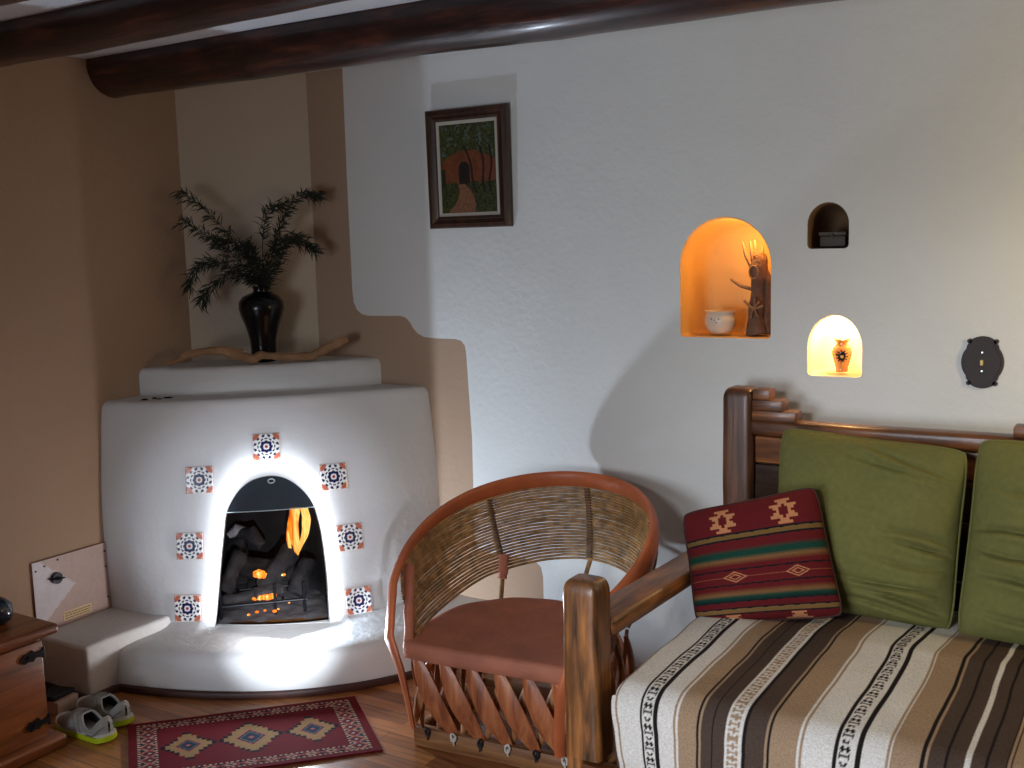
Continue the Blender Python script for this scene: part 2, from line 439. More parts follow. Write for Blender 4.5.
# ------------------------------------------------------------ fireplace
PB = ([-45, -30, -13.6, 0, 13.5, 30, 45], [.845, .85, .848, .885, .925, .96, .955])
PT = ([-45, -30, -15, 0, 15, 27, 45], [.811, .78, .72, .70, .72, .765, .92])
ZT = 0.985
def rad(ph, z):
    b = smooth_interp(ph, *PB); t = smooth_interp(ph, *PT); k = (z-.15)/.835
    return b+(t-b)*k+.02*math.sin(PI*clamp(k))
def mass(ph, s):
    """s<=.955 is the height on the front; beyond that it rolls over the rim and runs back along the top"""
    if s <= .955: return WP(ph, rad(ph, s)-0.0+0.004*noise.noise(WP(ph, 1, s)*5), s)
    q = s-.955; R = .03
    if q <= R*PI/2:
        a = q/R; return WP(ph, rad(ph, .955)-R*(1-math.cos(a)), .955+R*math.sin(a))
    q -= R*PI/2
    return WP(ph, max(0.02, rad(ph, .955)-R-q), ZT)
arch = [(-13.86, .150), (-13.3, .20), (-12.77, .259), (-11.63, .400), (-10.61, .510), (-9.97, .569), (-8.58, .612), (-6.38, .654), (-3.39, .684), (-0.15, .697),
        (2.79, .699), (5.88, .688), (8.82, .660), (11.33, .617), (12.7, .572), (13.25, .53), (13.72, .470), (13.9, .342), (13.7, .24), (13.49, .151)]
arch = [(a, z) for a, z, _ in [tuple(p) for p in spline([Vector((a, z*40, 0)) for a, z in arch], 60)]]
arch = [(a, z/40) for a, z in arch]
FP = empty('fireplace', W(0.7, 0, 0), label='whitewashed corner fireplace with arched opening ringed by seven painted tiles', cat='fireplace')
V2 = []; E2 = []
K = 100.0     # degrees -> comparable units (1 deg ~ 0.014 m)
sx = 0.014
phis = [-45+90*i/60 for i in range(61)]
smax = .955+.03*PI/2+.35
rows = [.06+(.955-.06)*i/34 for i in range(35)]+[.955+.03*PI/2*i/5 for i in range(1, 6)]+[.955+.03*PI/2+.07*i for i in range(1, 6)]
outer = [(p*sx, rows[0]) for p in phis]+[(45*sx, s) for s in rows[1:]]+[(p*sx, rows[-1]) for p in phis[::-1][1:]]+[(-45*sx, s) for s in rows[::-1][1:-1]]
chain(outer, True)
arch2 = [(a*sx, z) for a, z in arch]
chain(arch2, True)
for s in rows[1:-1]:
    for p in phis[1:-1]:
        q = (p*sx, s)
        if in_poly(q, arch2): continue
        if min((Vector(q)-Vector(a)).length for a in arch2) < 0.008: continue
        V2.append(Vector(q))
vo, eo, fo, *_ = delaunay_2d_cdt(V2, E2, [], 0, 1e-6)
mb = MB()
mb.v = [mass(p.x/sx, p.y) for p in vo]; mb.col = [(1, 1, 1)]*len(vo)
for f in fo:
    c = sum((vo[i] for i in f), Vector((0, 0)))/len(f)
    if in_poly(c, arch2) or not in_poly(c, outer): continue
    mb.f.append(tuple(f)); mb.mi.append(0)
# rounded lip of the opening
OUT = Vector((S2, -S2, 0))
def arch_loop(inset, back):
    cz = .15
    ps = []
    for a, z in arch:
        k = 1-inset/0.2
        ps.append(WP(a, rad(a, z), z)); q = ps[-1]
        ctr = WP(0.6, rad(0.6, z), cz); d = Vector((q.x-ctr.x, q.y-ctr.y, 0)); lat = Vector((S2, S2, 0))
        lv = d.dot(lat); 
        ps[-1] = q-lat*lv*(1-k)-Vector((0, 0, (z-cz)*(1-k)))-OUT*back
    return ps
lips = [arch_loop(0, 0), arch_loop(.002, .008), arch_loop(.003, .03)]
n = len(arch)
mb.add([p for l in lips for p in l], [(i*n+j, i*n+j+1, (i+1)*n+j+1, (i+1)*n+j) for i in range(len(lips)-1) for j in range(n-1)])
mb.build('surround', M_fire, FP, angle=50)
# firebox
fb = MB()
loops = [arch_loop(.003, .03), arch_loop(.0, .06), arch_loop(-.02, .08), arch_loop(-.02, .22), arch_loop(.02, .36), arch_loop(.06, .42)]
fb.add([p for l in loops for p in l], [(i*n+j, i*n+j+1, (i+1)*n+j+1, (i+1)*n+j) for i in range(len(loops)-1) for j in range(n-1)]+[tuple(range((len(loops)-1)*n, len(loops)*n))])
fb.noise(.006, 9)
o = fb.build('firebox', M_soot, FP); tag(o, 'sooty black firebox interior')
ab = MB(); ab.grid(24, 20, lambda a, b: W(lerp(.40, .835, b)+ .05*(a-.5), lerp(-.192, .212, a), .157+.012*noise.noise(Vector((a*9, b*9, 3)))))
ab.build('ash_bed', M_ash, FP)
# tier, chimney
def tier_r(ph): return smooth_interp(ph, [-45, -30, -7, 10, 27, 45], [.636, .59, .53, .545, .60, .69])
mb = MB()
prof = [(0, .97), (0, 1.062), (.006, 1.078), (.02, 1.088), (.06, 1.089), (.15, 1.089), (.28, 1.089), (.42, 1.089), (.52, 1.089)]
mb.grid(60, len(prof)-1, lambda a, b: WP(-45+90*a, max(.01, tier_r(-45+90*a)-prof[round(b*(len(prof)-1))][0]), prof[round(b*(len(prof)-1))][1]))
mb.noise(.003, 8); mb.build('upper_ledge', M_fire, FP, angle=60)
mb = MB(); mb.add([W(.265, -.275, 1.05), W(.265, .275, 1.05), W(.265, .275, ZC), W(.265, -.275, ZC)], [(0, 1, 2, 3)])
MB_ch = MB().prism([((XL-.02), 3.005), (-3.06, YR+.02), (XL-.02, YR+.02)], 1.05, ZC, axis=2)
tag(MB_ch.build('chimney_breast', M_chim, FP, smooth=False), 'cream painted chimney breast above the ledge')
# hearth
def hearth_R(ph): return smooth_interp(ph, [-45, -38, -29.1, -22.5, -12.8, -4, 2.5, 12.3, 17.3, 20.9, 30, 45], [1.02, 1.05, 1.095, 1.109, 1.137, 1.167, 1.192, 1.222, 1.233, 1.239, 1.25, 1.272])
hp = [(0, 0), (.004, .03), (.008, .07), (.012, .10), (.018, .122), (.032, .138), (.055, .147), (.10, .150)]
def hearth(a, b):
    ph = -45+90*a; R = hearth_R(ph); k = b*14
    if k <= 7: d, z = hp[round(k)]; return WP(ph, R-d+.004*noise.noise(WP(ph, 1, z)*6), z)
    t = (k-7)/7; r0 = R-.10; r1 = rad(ph, .15)-.03
    r = lerp(r0, r1, t); base = rad(ph, .15); z = .150+.02*math.exp(-max(0, r-base)/.02)*(1 if abs(ph-0) > 16 else 0)
    return WP(ph, r, z)
MB().grid(90, 14, hearth).build('hearth', M_fire, FP, angle=60)
MB().box((XL-.05, 2.222, -.02), (-3.157, 2.72, .192), bev=.015, seg=3, wob=.005).build('side_bench', M_fire, FP, angle=70)
tr = [(XL, 2.214, .012), (-3.148, 2.214, .012), (-3.148, 2.31, .012)]+[tuple(WP(p, hearth_R(p)+.003, .012)) for p in [-28.5+73.5*i/40 for i in range(41)]]
MB().tube(tr, .013, n=8, up=(0, 0, 1), flat=1.15).build('base_trim', M_trim, FP)
# smoke guard plate with ring
top = [(a, z) for a, z in arch if z > .566]
def shr(a, z, back): 
    return WP(a*0.995, rad(a, z)-back, z)
gv = [shr(a, z, .004) for a, z in top]+[shr(a, z, .010) for a, z in top]; k = len(top)
gm = MB(); gm.add(gv, [tuple(range(k)), tuple(range(2*k-1, k-1, -1))]+[(i, (i+1) % k, k+(i+1) % k, k+i) for i in range(k)])
gp = gm.build('smoke_guard', M_guard, FP, smooth=False); tag(gp, 'dark blue-black metal plate closing the top of the arch')
a0, z0 = top[0]; a1, z1 = top[-1]
MB().tube([WP(lerp(a0, a1, t/8), rad(lerp(a0, a1, t/8), .57)-.002 - .018*math.sin(PI*t/8)*0, lerp(z0, z1, t/8)) for t in range(9)], .0018, n=6).build('guard_rim', M_rim, gp)
rc = WP(2.2, rad(2, .68)+.006, .681)
ringp = [rc+Vector((S2, S2, 0))*.012*math.cos(t*PI/8)+Vector((0, 0, 1))*.008*math.sin(t*PI/8) for t in range(17)]
MB().tube(ringp, .0028, n=6).build('pull_ring', M_rim, gp)
# tiles
NAVY = c255(20, 24, 74); TERR = c255(184, 104, 80); TW = c255(232, 230, 224); RED = c255(170, 52, 40)
def tile_col(u, v):
    x, y = u*2-1, v*2-1; r = math.hypot(x, y); t = math.atan2(y, x)
    ax, ay = abs(x), abs(y)
    if max(ax, ay) > .965: return TW
    cr = math.hypot(1-ax, 1-ay)
    if cr < .52: return TERR if not (.14 < cr < .20) else c255(226, 190, 160)
    if r < .11: return RED
    if r < .23: return TW
    if r < .45+.045*math.cos(8*t): return NAVY
    if .55 < r < .67 and math.cos(12*t) > -.35: return NAVY
    if .74 < r < .92 and math.cos(12*t+PI) > .1 and cr > .52: return NAVY
    if r > .88:
        if abs(ax-.14) < .06 and abs(ay-.88) < .06 or abs(ay-.14) < .06 and abs(ax-.88) < .06: return NAVY
    return TW
def tile_mesh():
    m = MB(); h = .050; nn = 44
    def fn(u, v):
        e = max(abs(u*2-1), abs(v*2-1)); d = 0.0 if e < .93 else .004*((e-.93)/.07)**2
        return (-h+2*h*u, -.010+d, -h+2*h*v)
    m.grid(nn, nn, fn, tile_col)
    m.cur = 0
    vs = [(-h, -.006, -h), (h, -.006, -h), (h, -.006, h), (-h, -.006, h), (-h, .012, -h), (h, .012, -h), (h, .012, h), (-h, .012, h)]
    m.add(vs, [(0, 4, 5, 1), (1, 5, 6, 2), (2, 6, 7, 3), (3, 7, 4, 0)], [c255(196, 130, 104)]*8)
    return m
tiles = [(1.55, .804), (-16.88, .696), (18.43, .677), (-19.51, .455), (20.31, .451), (-20.59, .222), (20.50, .215)]
t0 = None
for ph, z in tiles:
    p = WP(ph, rad(ph, z), z); du = WP(ph+2, rad(ph+2, z), z)-WP(ph-2, rad(ph-2, z), z); dz = WP(ph, rad(ph, z+.03), z+.03)-WP(ph, rad(ph, z-.03), z-.03)
    du.normalize(); nrm = dz.cross(du).normalized()
    if nrm.dot(OUT) > 0: nrm = -nrm          # local +Y points into the wall
    dz = du.cross(nrm).normalized()
    if dz.z < 0: dz = -dz
    du = nrm.cross(dz).normalized()
    Mx = Matrix(((du.x, nrm.x, dz.x, p.x), (du.y, nrm.y, dz.y, p.y), (du.z, nrm.z, dz.z, p.z), (0, 0, 0, 1)))
    if t0 is None:
        t0 = tile_mesh().build('accent_tile', M_tile, None, smooth=False); o = t0
        t0['label'] = 'glazed square tile with navy flower and terracotta corners'
    else:
        o = t0.copy(); COL.objects.link(o)
    o.parent = FP; o.matrix_basis = FP.matrix_basis.inverted() @ Mx
# small lighter screws of trim left out; logs, grate and fire inside
def fp_log(u0, v0, z0, u1, v1, z1, r, label, mat=None):
    mb = MB(); n = 14; a = W(u0, v0, z0); b = W(u1, v1, z1)
    mb.tube([a.lerp(b, i/n) for i in range(n+1)], [r*.8]+[r]*(n-1)+[r*.8], n=14)
    mb.noise(r*.5, 11); mb.noise(r*.16, 40)
    tag(mb.build('charred_log', mat or M_char, loc=(a+b)/2), label, 'log', 'burning logs in the firebox')
fp_log(.56, -.13, .30, .60, .10, .27, .040, 'charred log lying across the back of the grate behind the flame')
fp_log(.70, -.02, .235, .63, .10, .37, .036, 'charred grey log end standing just below the big flame')
fp_log(.72, -.16, .25, .66, -.10, .38, .030, 'pale-sided charred log leaning at the left of the fire')
fp_log(.74, -.17, .225, .74, -.03, .235, .022, 'short grey log lying low at the front left of the grate')
fp_log(.74, -.06, .235, .72, .05, .24, .030, 'thick charred log at the front centre over the glowing coals')
fp_log(.68, .10, .20, .60, .16, .31, .040, 'dark charred log leaning at the right side of the firebox')
tag(MB().box(W(.40, -.02, .40)-Vector((.05, .02, .03)), W(.40, -.02, .40)+Vector((.05, .02, .03)), bev=.01, wob=.01).build('charred_log', M_ash, loc=W(.4, -.02, .40)) if False else
    (lambda m: m.build('charred_log', simple('white_ash', c255(150, 145, 145), rough=.95, var=.3), loc=W(.5, -.11, .42)))(MB().tube([W(.50, -.15, .41), W(.5, -.12, .43), W(.5, -.07, .42)], [.014, .026, .012], n=10).noise(.008, 20)),
    'small ash-white log stub at the back left of the fire', 'log', 'burning logs in the firebox')
tag(MB().tube([W(.56, -.02, .37), W(.53, -.06, .42), W(.5, -.11, .415)], [.02, .03, .02], n=10).noise(.006, 20).build('charred_log', M_char, loc=W(.53, -.06, .38)),
    'blackened log piece propped behind the leaning pale log', 'log', 'burning logs in the firebox')
fp_log(.50, -.12, .165, .50, -.11, .40, .045, 'blackened upright log at the back left with white ash on its end')
gr = empty('fire_grate', W(.72, .0, .155), label='black iron grate with upright bars holding the logs in the fire', cat='fire grate')
for zz in (.205, .165+.055): pass
MB().tube([W(.77, -.19, .205), W(.77, .14, .205)], .005, n=8).build('front_bar', M_iron, gr)
MB().tube([W(.58, -.17, .205), W(.58, .14, .205)], .005, n=8).build('rear_bar', M_iron, gr)
for vv in (-.18, .02, .13):
    MB().tube([W(.77, vv, .158), W(.77, vv, .275)], .006, n=8).build('upright', M_iron, gr)
for vv in (-.12, -.05, .05):
    MB().tube([W(.77, vv, .208), W(.58, vv, .208)], .004, n=8).build('cross_bar', M_iron, gr)
M_flame = emit_mat('flame', [(.30, c255(225, 70, 10)), (.44, c255(252, 140, 35)), (.56, c255(255, 215, 120)), (.72, c255(255, 180, 70))], 1.25, scale=26, alpha=.40, stretch=(1, 1, .22))
M_ember = emit_mat('embers', [(.3, c255(220, 50, 10)), (.5, c255(255, 140, 40)), (.65, c255(255, 225, 140))], 1.6, scale=40)
fl = MB()
def tongue(pts, rads):
    P = spline([W(*p) for p in pts], 16); fl.tube(P, rads, n=12, up=OUT, flat=.35)
tongue([(.66, .105, .33), (.66, .115, .38), (.655, .105, .43), (.65, .11, .50), (.64, .13, .58), (.64, .12, .66)], [.004, .014, .022, .018, .020, .008])
tongue([(.65, .12, .36), (.65, .145, .42), (.645, .155, .48), (.64, .15, .55), (.635, .155, .63)], [.004, .012, .017, .014, .006])
tongue([(.66, .09, .36), (.655, .085, .41), (.65, .095, .47), (.645, .10, .55)], [.004, .009, .011, .003])
fl.noise(.006, 16)
tag(fl.build('flame', M_flame, loc=W(.66, .11, .33)), 'tall orange flame rising behind the dark plate', 'flame')
em = MB()
for (u, v, z, s) in [(.755, -.035, .225, .012), (.755, -.010, .224, .013), (.755, .012, .226, .010), (.755, -.055, .222, .008), (.70, -.035, .30, .016), (.70, -.02, .293, .012), (.69, .055, .285, .006),
                     (.78, -.05, .178, .005), (.79, .015, .176, .006), (.78, .03, .18, .004), (.79, -.08, .172, .004), (.75, .07, .19, .003), (.77, -.02, .175, .004)]:
    c = W(u, v, z); em.box(c-Vector((s*1.2, s, s*.75)), c+Vector((s*1.2, s, s*.75)), bev=s*.3)
em.noise(.003, 40)
tag(em.build('glowing_coals', M_ember, loc=W(.75, -.02, .2)), 'glowing orange coals scattered under the logs', 'coals', kind='stuff')

# ------------------------------------------------------------ vase, sprigs, driftwood, trinkets on the ledges
vb = W(.385, .030, 1.089)
pf = [(.001, 0), (.048, 0), (.052, .006), (.052, .02), (.050, .05), (.053, .09), (.066, .14), (.083, .185), (.090, .215), (.088, .240), (.072, .262), (.045, .274), (.030, .280), (.028, .290), (.033, .300), (.028, .300), (.024, .290), (.022, .278)]
tag(MB().lathe(pf, 40, vb).build('vase', M_black, loc=vb), 'glossy black vase with a broad shoulder on the fireplace ledge', 'vase')
def pxv(px, py): return (.036+.00388*(px-262)-.00028*(py-290), 1.375-.00403*(py-290)-.00016*(px-262))
def sprig(path, depth, seed, label, dens=1.0, lo=.25):
    rnd = random.Random(seed); mb = MB()
    pts = []
    m = len(path)
    for i, (px, py) in enumerate(path):
        v, z = pxv(px, py); pts.append(W(.385+depth*(i/(m-1)), v, z))
    pts = [Vector(vb)+Vector((0, 0, .24))+(pts[0]-Vector(vb)-Vector((0, 0, .29)))*.3]+pts
    P = spline(pts, 40); mb.tube(P, [.0022, .0016, .0010], n=5)
    nl = int(165*dens)
    for k in range(nl):
        s = lo+(1-lo)*rnd.random(); i = min(39, int(s*40)); p = P[i].lerp(P[i+1], s*40-i); jit = Vector((rnd.gauss(0, 1), rnd.gauss(0, 1), rnd.gauss(0, 1)))*.007; p = p+jit
        t = (P[i+1]-P[max(0, i-1)]).normalized()
        d = Vector((rnd.gauss(0, 1), rnd.gauss(0, 1), rnd.gauss(0, 1))); d = (d-t*d.dot(t)).normalized()
        d = (t*.75+d*.75+Vector((0, 0, -.12))).normalized()
        L = rnd.uniform(.026, .056); w = rnd.uniform(.0022, .0036); side = d.cross(Vector((rnd.random(), rnd.random(), rnd.random()))).normalized()
        bend = side.cross(d)*L*rnd.uniform(-.35, .35)+Vector((0, 0, -.006))
        q = [p, p+d*L*.5+bend*.5, p+d*L+bend*1.8]
        nrm = d.cross(side).normalized()*w*.35
        vs = [q[0]+nrm, q[0]-nrm, q[1]+side*w, q[1]-side*w, q[2], q[1]+nrm*2, q[1]-nrm*2]
        mb.add(vs, [(0, 2, 5), (0, 5, 3), (1, 6, 2), (1, 3, 6), (0, 1, 2), (0, 3, 1), (2, 4, 5), (5, 4, 3), (6, 4, 2), (3, 4, 6)])
    # side twigs
    o = mb.build('dried_sprig', M_leaf, loc=P[0], smooth=False, fix=False)
    tag(o, label, 'sprig', 'dried sprigs in the black vase')
sprig([(262, 284), (248, 262), (225, 232), (200, 208), (182, 196)], .02, 1, 'leafy dark sprig reaching highest to the upper left of the black vase', 1.2, .35)
sprig([(260, 284), (240, 262), (212, 240), (183, 222)], .05, 2, 'leafy sprig pointing left just under the highest left one', 1.2, .25)
sprig([(259, 285), (240, 272), (215, 262), (198, 268), (190, 286)], .06, 3, 'dark sprig arching low to the left and drooping at its tip', 1.5, .2)
sprig([(260, 285), (246, 277), (226, 276), (208, 290), (203, 300)], .03, 4, 'lowest dark sprig hanging left beside the vase shoulder', 1.1, .2)
sprig([(262, 284), (256, 262), (238, 246), (214, 240)], -.03, 5, 'bushy sprig in the middle left of the bunch', 1.4, .15)
sprig([(264, 284), (262, 250), (264, 222), (270, 208), (282, 205)], .0, 6, 'thin upright sprig rising from the middle, curling right at the top', .8, .45)
sprig([(266, 284), (272, 255), (280, 222), (298, 196), (318, 196)], .03, 7, 'tall sprig arching to the upper right with its tip bent down', 1.3, .4)
sprig([(266, 285), (276, 262), (284, 244), (300, 240), (316, 250)], .05, 8, 'dense dark sprig arching to the right above the vase', 1.8, .2)
sprig([(265, 284), (268, 258), (278, 240), (296, 236)], .08, 9, 'short dense sprig right of the centre of the bunch', 1.5, .1)
sprig([(262, 285), (258, 268), (252, 252), (246, 244)], .06, 10, 'short bushy sprig at the heart of the bunch', 1.6, .05)
dw = MB()
dpts = [(.50, -.335, 1.101), (.50, -.30, 1.112), (.50, -.25, 1.134), (.50, -.19, 1.143), (.50, -.125, 1.145), (.50, -.095, 1.128), (.505, -.05, 1.116), (.51, -.012, 1.104), (.505, .0, 1.110), (.50, .03, 1.118), (.50, .09, 1.108), (.50, .15, 1.106), (.50, .21, 1.106), (.50, .245, 1.118), (.50, .28, 1.136), (.50, .32, 1.152), (.50, .36, 1.166)]
dw.tube(spline([W(*p)+Vector((0, 0, .007)) for p in dpts], 64), [.008, .010, .013, .016, .018, .019, .018, .018, .016, .016, .016, .016, .017, .018, .020, .021, .013], n=9)
dw.tube(spline([W(.50, -.12, 1.145), W(.5, -.09, 1.150), W(.50, -.05, 1.148)], 10), [.014, .009, .004], n=8)
dw.noise(.006, 30)
tag(dw.build('driftwood', M_drift, loc=W(.5, 0, 1.10)), 'long crooked brown driftwood stick lying on the ledge in front of the vase', 'driftwood')
for (v, u, s, lab) in [(-.418, .60, (.012, .005, .004), 'small dark pebble, the leftmost of the four bits on the white shelf'), (-.385, .575, (.009, .004, .004), 'small dark pebble set slightly back on the white shelf'),
                       (-.335, .58, (.017, .006, .004), 'longest of the dark bits lying on the left of the white shelf')]:
    c = W(u, v, ZT+.003)
    m = MB().lathe([(.001, -.9), (.6, -.7), (1, 0), (.7, .6), (.01, .9)], 12)
    m.v = [c+Vector((p.x*s[0]*S2*1.2+p.y*s[1], p.x*s[0]*S2*1.2-p.y*s[1], p.z*s[2])) for p in m.v]
    tag(m.build('pebble', M_iron, loc=c), lab, 'pebble', 'dark bits on the shelf')
c = W(.60, -.365, ZT+.003)
tag(MB().tube([c+Vector((.009*math.cos(t*PI/8), .009*math.sin(t*PI/8), 0)) for t in range(17)], .002, n=6).build('ring', simple('grey_metal', c255(120, 118, 125), rough=.4, metal=.6), loc=c),
    'small grey metal ring lying among the dark bits on the white shelf', 'ring')

# ------------------------------------------------------------ access panel on the left wall
ap = empty('access_panel', (XL, 2.39, .18), label='pinkish metal access panel on the brown wall left of the fireplace', cat='access panel')
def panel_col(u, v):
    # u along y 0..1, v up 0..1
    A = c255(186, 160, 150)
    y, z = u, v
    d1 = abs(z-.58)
    if y < .52 and abs(z-.58) < (.50*(1-y/.52)+.0): return c255(205, 196, 200)  # paler triangle: a reflection painted into the plate colour
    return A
pm = MB(); pm.grid(60, 50, lambda a, b: (XL+.010, lerp(2.228, 2.552, a), lerp(.17, .452, b)), panel_col)
pm.add([(XL+.010, 2.228, .17), (XL+.010, 2.552, .17), (XL+.010, 2.552, .452), (XL+.010, 2.228, .452), (XL, 2.228, .17), (XL, 2.552, .17), (XL, 2.552, .452), (XL, 2.228, .452)],
       [(0, 4, 5, 1), (1, 5, 6, 2), (2, 6, 7, 3), (3, 7, 4, 0)], [c255(150, 110, 95)]*8)
M_panel = attr_mat('painted_metal', rough=.45, spec=.4, bump=.1, bscale=60, grain=.05)
pm.build('plate', M_panel, ap, smooth=False)
kp = MB().tube([(XL+.010, 2.318, .375), (XL+.022, 2.318, .375)], .021, n=20)
kp.tube([(XL+.016, 2.285, .380), (XL+.018, 2.318, .375), (XL+.016, 2.350, .368)], [.004, .014, .004], n=8, flat=.6)
o = kp.build('latch', M_iron, ap); tag(o, 'black round latch')
lb = MB().box((XL+.010, 2.335, .205), (XL+.0115, 2.455, .24)); lab_o = lb.build('paper_label', simple('paper', c255(214, 190, 150), rough=.9), ap, smooth=False); tag(lab_o, 'cream paper label with lines of print')
tx = MB()
for zz in (.213, .222, .231):
    y = 2.342
    while y < 2.446:
        L = random.uniform(.006, .014); tx.box((XL+.0115, y, zz-.0016), (XL+.012, min(2.449, y+L), zz+.0016)); y += L+.003
tx.build('print', simple('ink', c255(110, 84, 66), rough=.9), lab_o, smooth=False)
for yy, zz in ((2.24, .42), (2.275, .43), (2.53, .42), (2.53, .36), (2.53, .24), (2.33, .44)):
    MB().tube([(XL+.010, yy, zz), (XL+.013, yy, zz)], .0035, n=8).build('screw', M_iron, ap)

# ------------------------------------------------------------ painting
pt = empty('framed_painting', (-2.271, 3.34, 1.60), label='framed painting of an adobe doorway under trees, hanging on the white wall', cat='painting')
TILT = Matrix.Translation((0, 3.387, 1.596)) @ Matrix.Rotation(math.radians(1.2), 4, 'X') @ Matrix.Translation((0, -3.387, -1.596))
def ring_frame(x0, x1, z0, z1, w, prof, mat, name, parent):
    """prof: list of (inset 0..w, y)"""
    m = MB(); L = []
    for ins, y in prof:
        L.append([Vector((x0+ins, y, z0+ins)), Vector((x1-ins, y, z0+ins)), Vector((x1-ins, y, z1-ins)), Vector((x0+ins, y, z1-ins))])
    vs = [TILT @ p for l in L for p in l]; k = len(L)
    fs = [(i*4+j, i*4+(j+1) % 4, (i+1)*4+(j+1) % 4, (i+1)*4+j) for i in range(k-1) for j in range(4)]
    m.add(vs, fs); return m.build(name, mat, parent, smooth=False)
M_frame = wood('frame_wood', c255(28, 15, 10), c255(56, 30, 18), c255(80, 46, 28), axis=2, rough=.4, coat=.3)
px0, px1, pz0, pz1 = -2.464, -2.103, 1.599, 2.038
ring_frame(px0, px1, pz0, pz1, .05, [(0, 3.387), (0, 3.366), (.004, 3.360), (.018, 3.358), (.022, 3.365), (.030, 3.367), (.034, 3.363), (.040, 3.365), (.044, 3.371)], M_frame, 'frame', pt)
ring_frame(px0+.044, px1-.044, pz0+.044, pz1-.044, .012, [(0, 3.371), (.001, 3.369), (.012, 3.371), (.013, 3.373)], simple('linen_liner', c255(172, 164, 150), rough=.8), 'liner', pt)
def art(u, v):
    n1 = noise.noise(Vector((u*9, v*9, 1))); n2 = noise.noise(Vector((u*28, v*28, 5)))
    g = (c255(58, 66, 22), c255(88, 92, 34), c255(34, 40, 16))[int(clamp((n2+.5)*3, 0, 2))]
    roof = .60+.10*math.sin(clamp((u-.05)/.9)*PI)+.02*n1
    col = g
    if v > .62: 
        col = g if n2+n1*.6 > -.35 else c255(110, 130, 120)
        if n2 > .42: col = c255(120, 124, 50)
    if .30 < v < roof and u > .02:
        col = tuple(c*(1+.25*n1) for c in c255(150, 78, 40))
    if v < .34+.03*n1:
        col = g
        c = .30+.10*math.sin(v*9); wd = .05+.20*(1-v/.36)**1.2
        if abs(u-c-.05) < wd: col = tuple(k*(1+.3*n2) for k in c255(170, 112, 78))
    if .32 < v < .58 and abs(u-.43) < .10 and (v < .50 or math.hypot(u-.43, (v-.50)*1.3) < .10): col = c255(40, 26, 18)
    if .30 < v < .50 and u < .08: col = c255(40, 46, 20)
    for tx_, sl in ((.60, -.35), (.78, -.1), (.90, .02)):
        cx = tx_+sl*(v-.35)+.02*math.sin(v*14)
        if v > .22 and v < .75 and abs(u-cx) < .018: col = c255(34, 20, 14)
    return col
cm = MB(); ix0, ix1, iz0, iz1 = px0+.057, px1-.057, pz0+.057, pz1-.057
cm.grid(90, 116, lambda a, b: TILT @ Vector((lerp(ix0, ix1, a), 3.373, lerp(iz0, iz1, b))), lambda a, b: tuple(k*.5 for k in art(a, b)))
cm.build('canvas', M_paint, pt, smooth=False)

# ------------------------------------------------------------ light switch
sw = empty('light_switch', (-.496, YR, 1.158), label='ornate dark brown light switch plate on the white wall', cat='light switch')
ol = []
for i in range(72):
    a = 2*PI*i/72; ca, sa = math.cos(a), math.sin(a)
    r = .060+.0
    x = .058*ca; z = .062*sa
    if abs(sa) > .80: z = sa*.078*(.985) ; x = ca*.062
    elif abs(sa) > .69: x = .058*ca*1.04; z = .068*sa*1.04
    ol.append((-.496+x, 1.158+z))
sp = MB(); sp.prism(ol, YR-.008, YR-.0, axis=1)
sp.prism([(-.496+(x+.496)*.86, 1.158+(z-1.158)*.86) for x, z in ol], YR-.011, YR-.007, axis=1)
M_plate = simple('dark_bronze', c255(36, 18, 14), rough=.6, metal=0, var=.25, vscale=30)
for sx_ in (-1, 1):
    for sz_ in (-1, 1):
        sp.tube([(-.496+sx_*.036, YR-.008, 1.158+sz_*.062), (-.496+sx_*.036, YR, 1.158+sz_*.062)], .007, n=10)
sp.build('cover_plate', M_plate, sw)
MB().box((-.500, YR-.022, 1.150), (-.492, YR-.008, 1.166), bev=.002).build('toggle', simple('ivory', c255(214, 190, 120), rough=.4), sw)
for dz in (-.025, .030): MB().tube([(-.496, YR-.013, 1.158+dz), (-.496, YR-.010, 1.158+dz)], .0025, n=8).build('screw', M_rim, sw)

# ------------------------------------------------------------ things in the niches
nb = Vector((-1.335, YR+.075, 1.2165))
bw = MB(); nU, nV = 48, 16
def bowl(a, b):
    t = a*2*PI; pr = [(.018, 0), (.032, .002), (.045, .014), (.052, .030), (.054, .045), (.049, .058), (.044, .066), (.050, .073), (.046, .073), (.040, .064), (.046, .045), (.044, .03), (.03, .012), (.001, .008)]
    s = b*(len(pr)-1); i = min(int(s), len(pr)-2); r = lerp(pr[i][0], pr[i+1][0], s-i); z = lerp(pr[i][1], pr[i+1][1], s-i)
    fl_ = clamp((z-.055)/.018)*(1 if b < .65 else 1)
    return (nb.x+r*math.cos(t)*(1+.10*fl_), nb.y+r*.8*math.sin(t), nb.z+z*1.05)
bw.grid(nU, 39, bowl); bo = bw.build('bowl', M_cream, loc=nb)
tag(bo, 'small pale pottery bowl with a wavy rim in the large lit niche', 'bowl')
for (dx, dz) in ((-.004, .048), (.010, .052), (.002, .040), (-.016, .052)):
    MB().tube([(nb.x+dx, nb.y-.0435+abs(dx)*.1, nb.z+dz), (nb.x+dx, nb.y-.040, nb.z+dz)], .0022, n=8).build('painted_dot', M_iron, bo)
fg = empty('driftwood_figure', (-1.210, YR+.085, 1.2165), label='grey driftwood figure with spiky crown and raised arm in the large niche', cat='figurine')
F = Vector((-1.210, YR+.085, 1.2165))
def FT(pts, r, nm, mat=M_drift, n=10, wob=.004):
    m = MB(); m.tube(spline([F+Vector(p)*1.12 for p in pts], 14), r, n=n); m.noise(wob, 30); return m.build(nm, mat, fg)
M_weather = simple('weathered_wood', c255(112, 84, 66), rough=.85, bump=.8, bscale=40, var=.4, vscale=25)
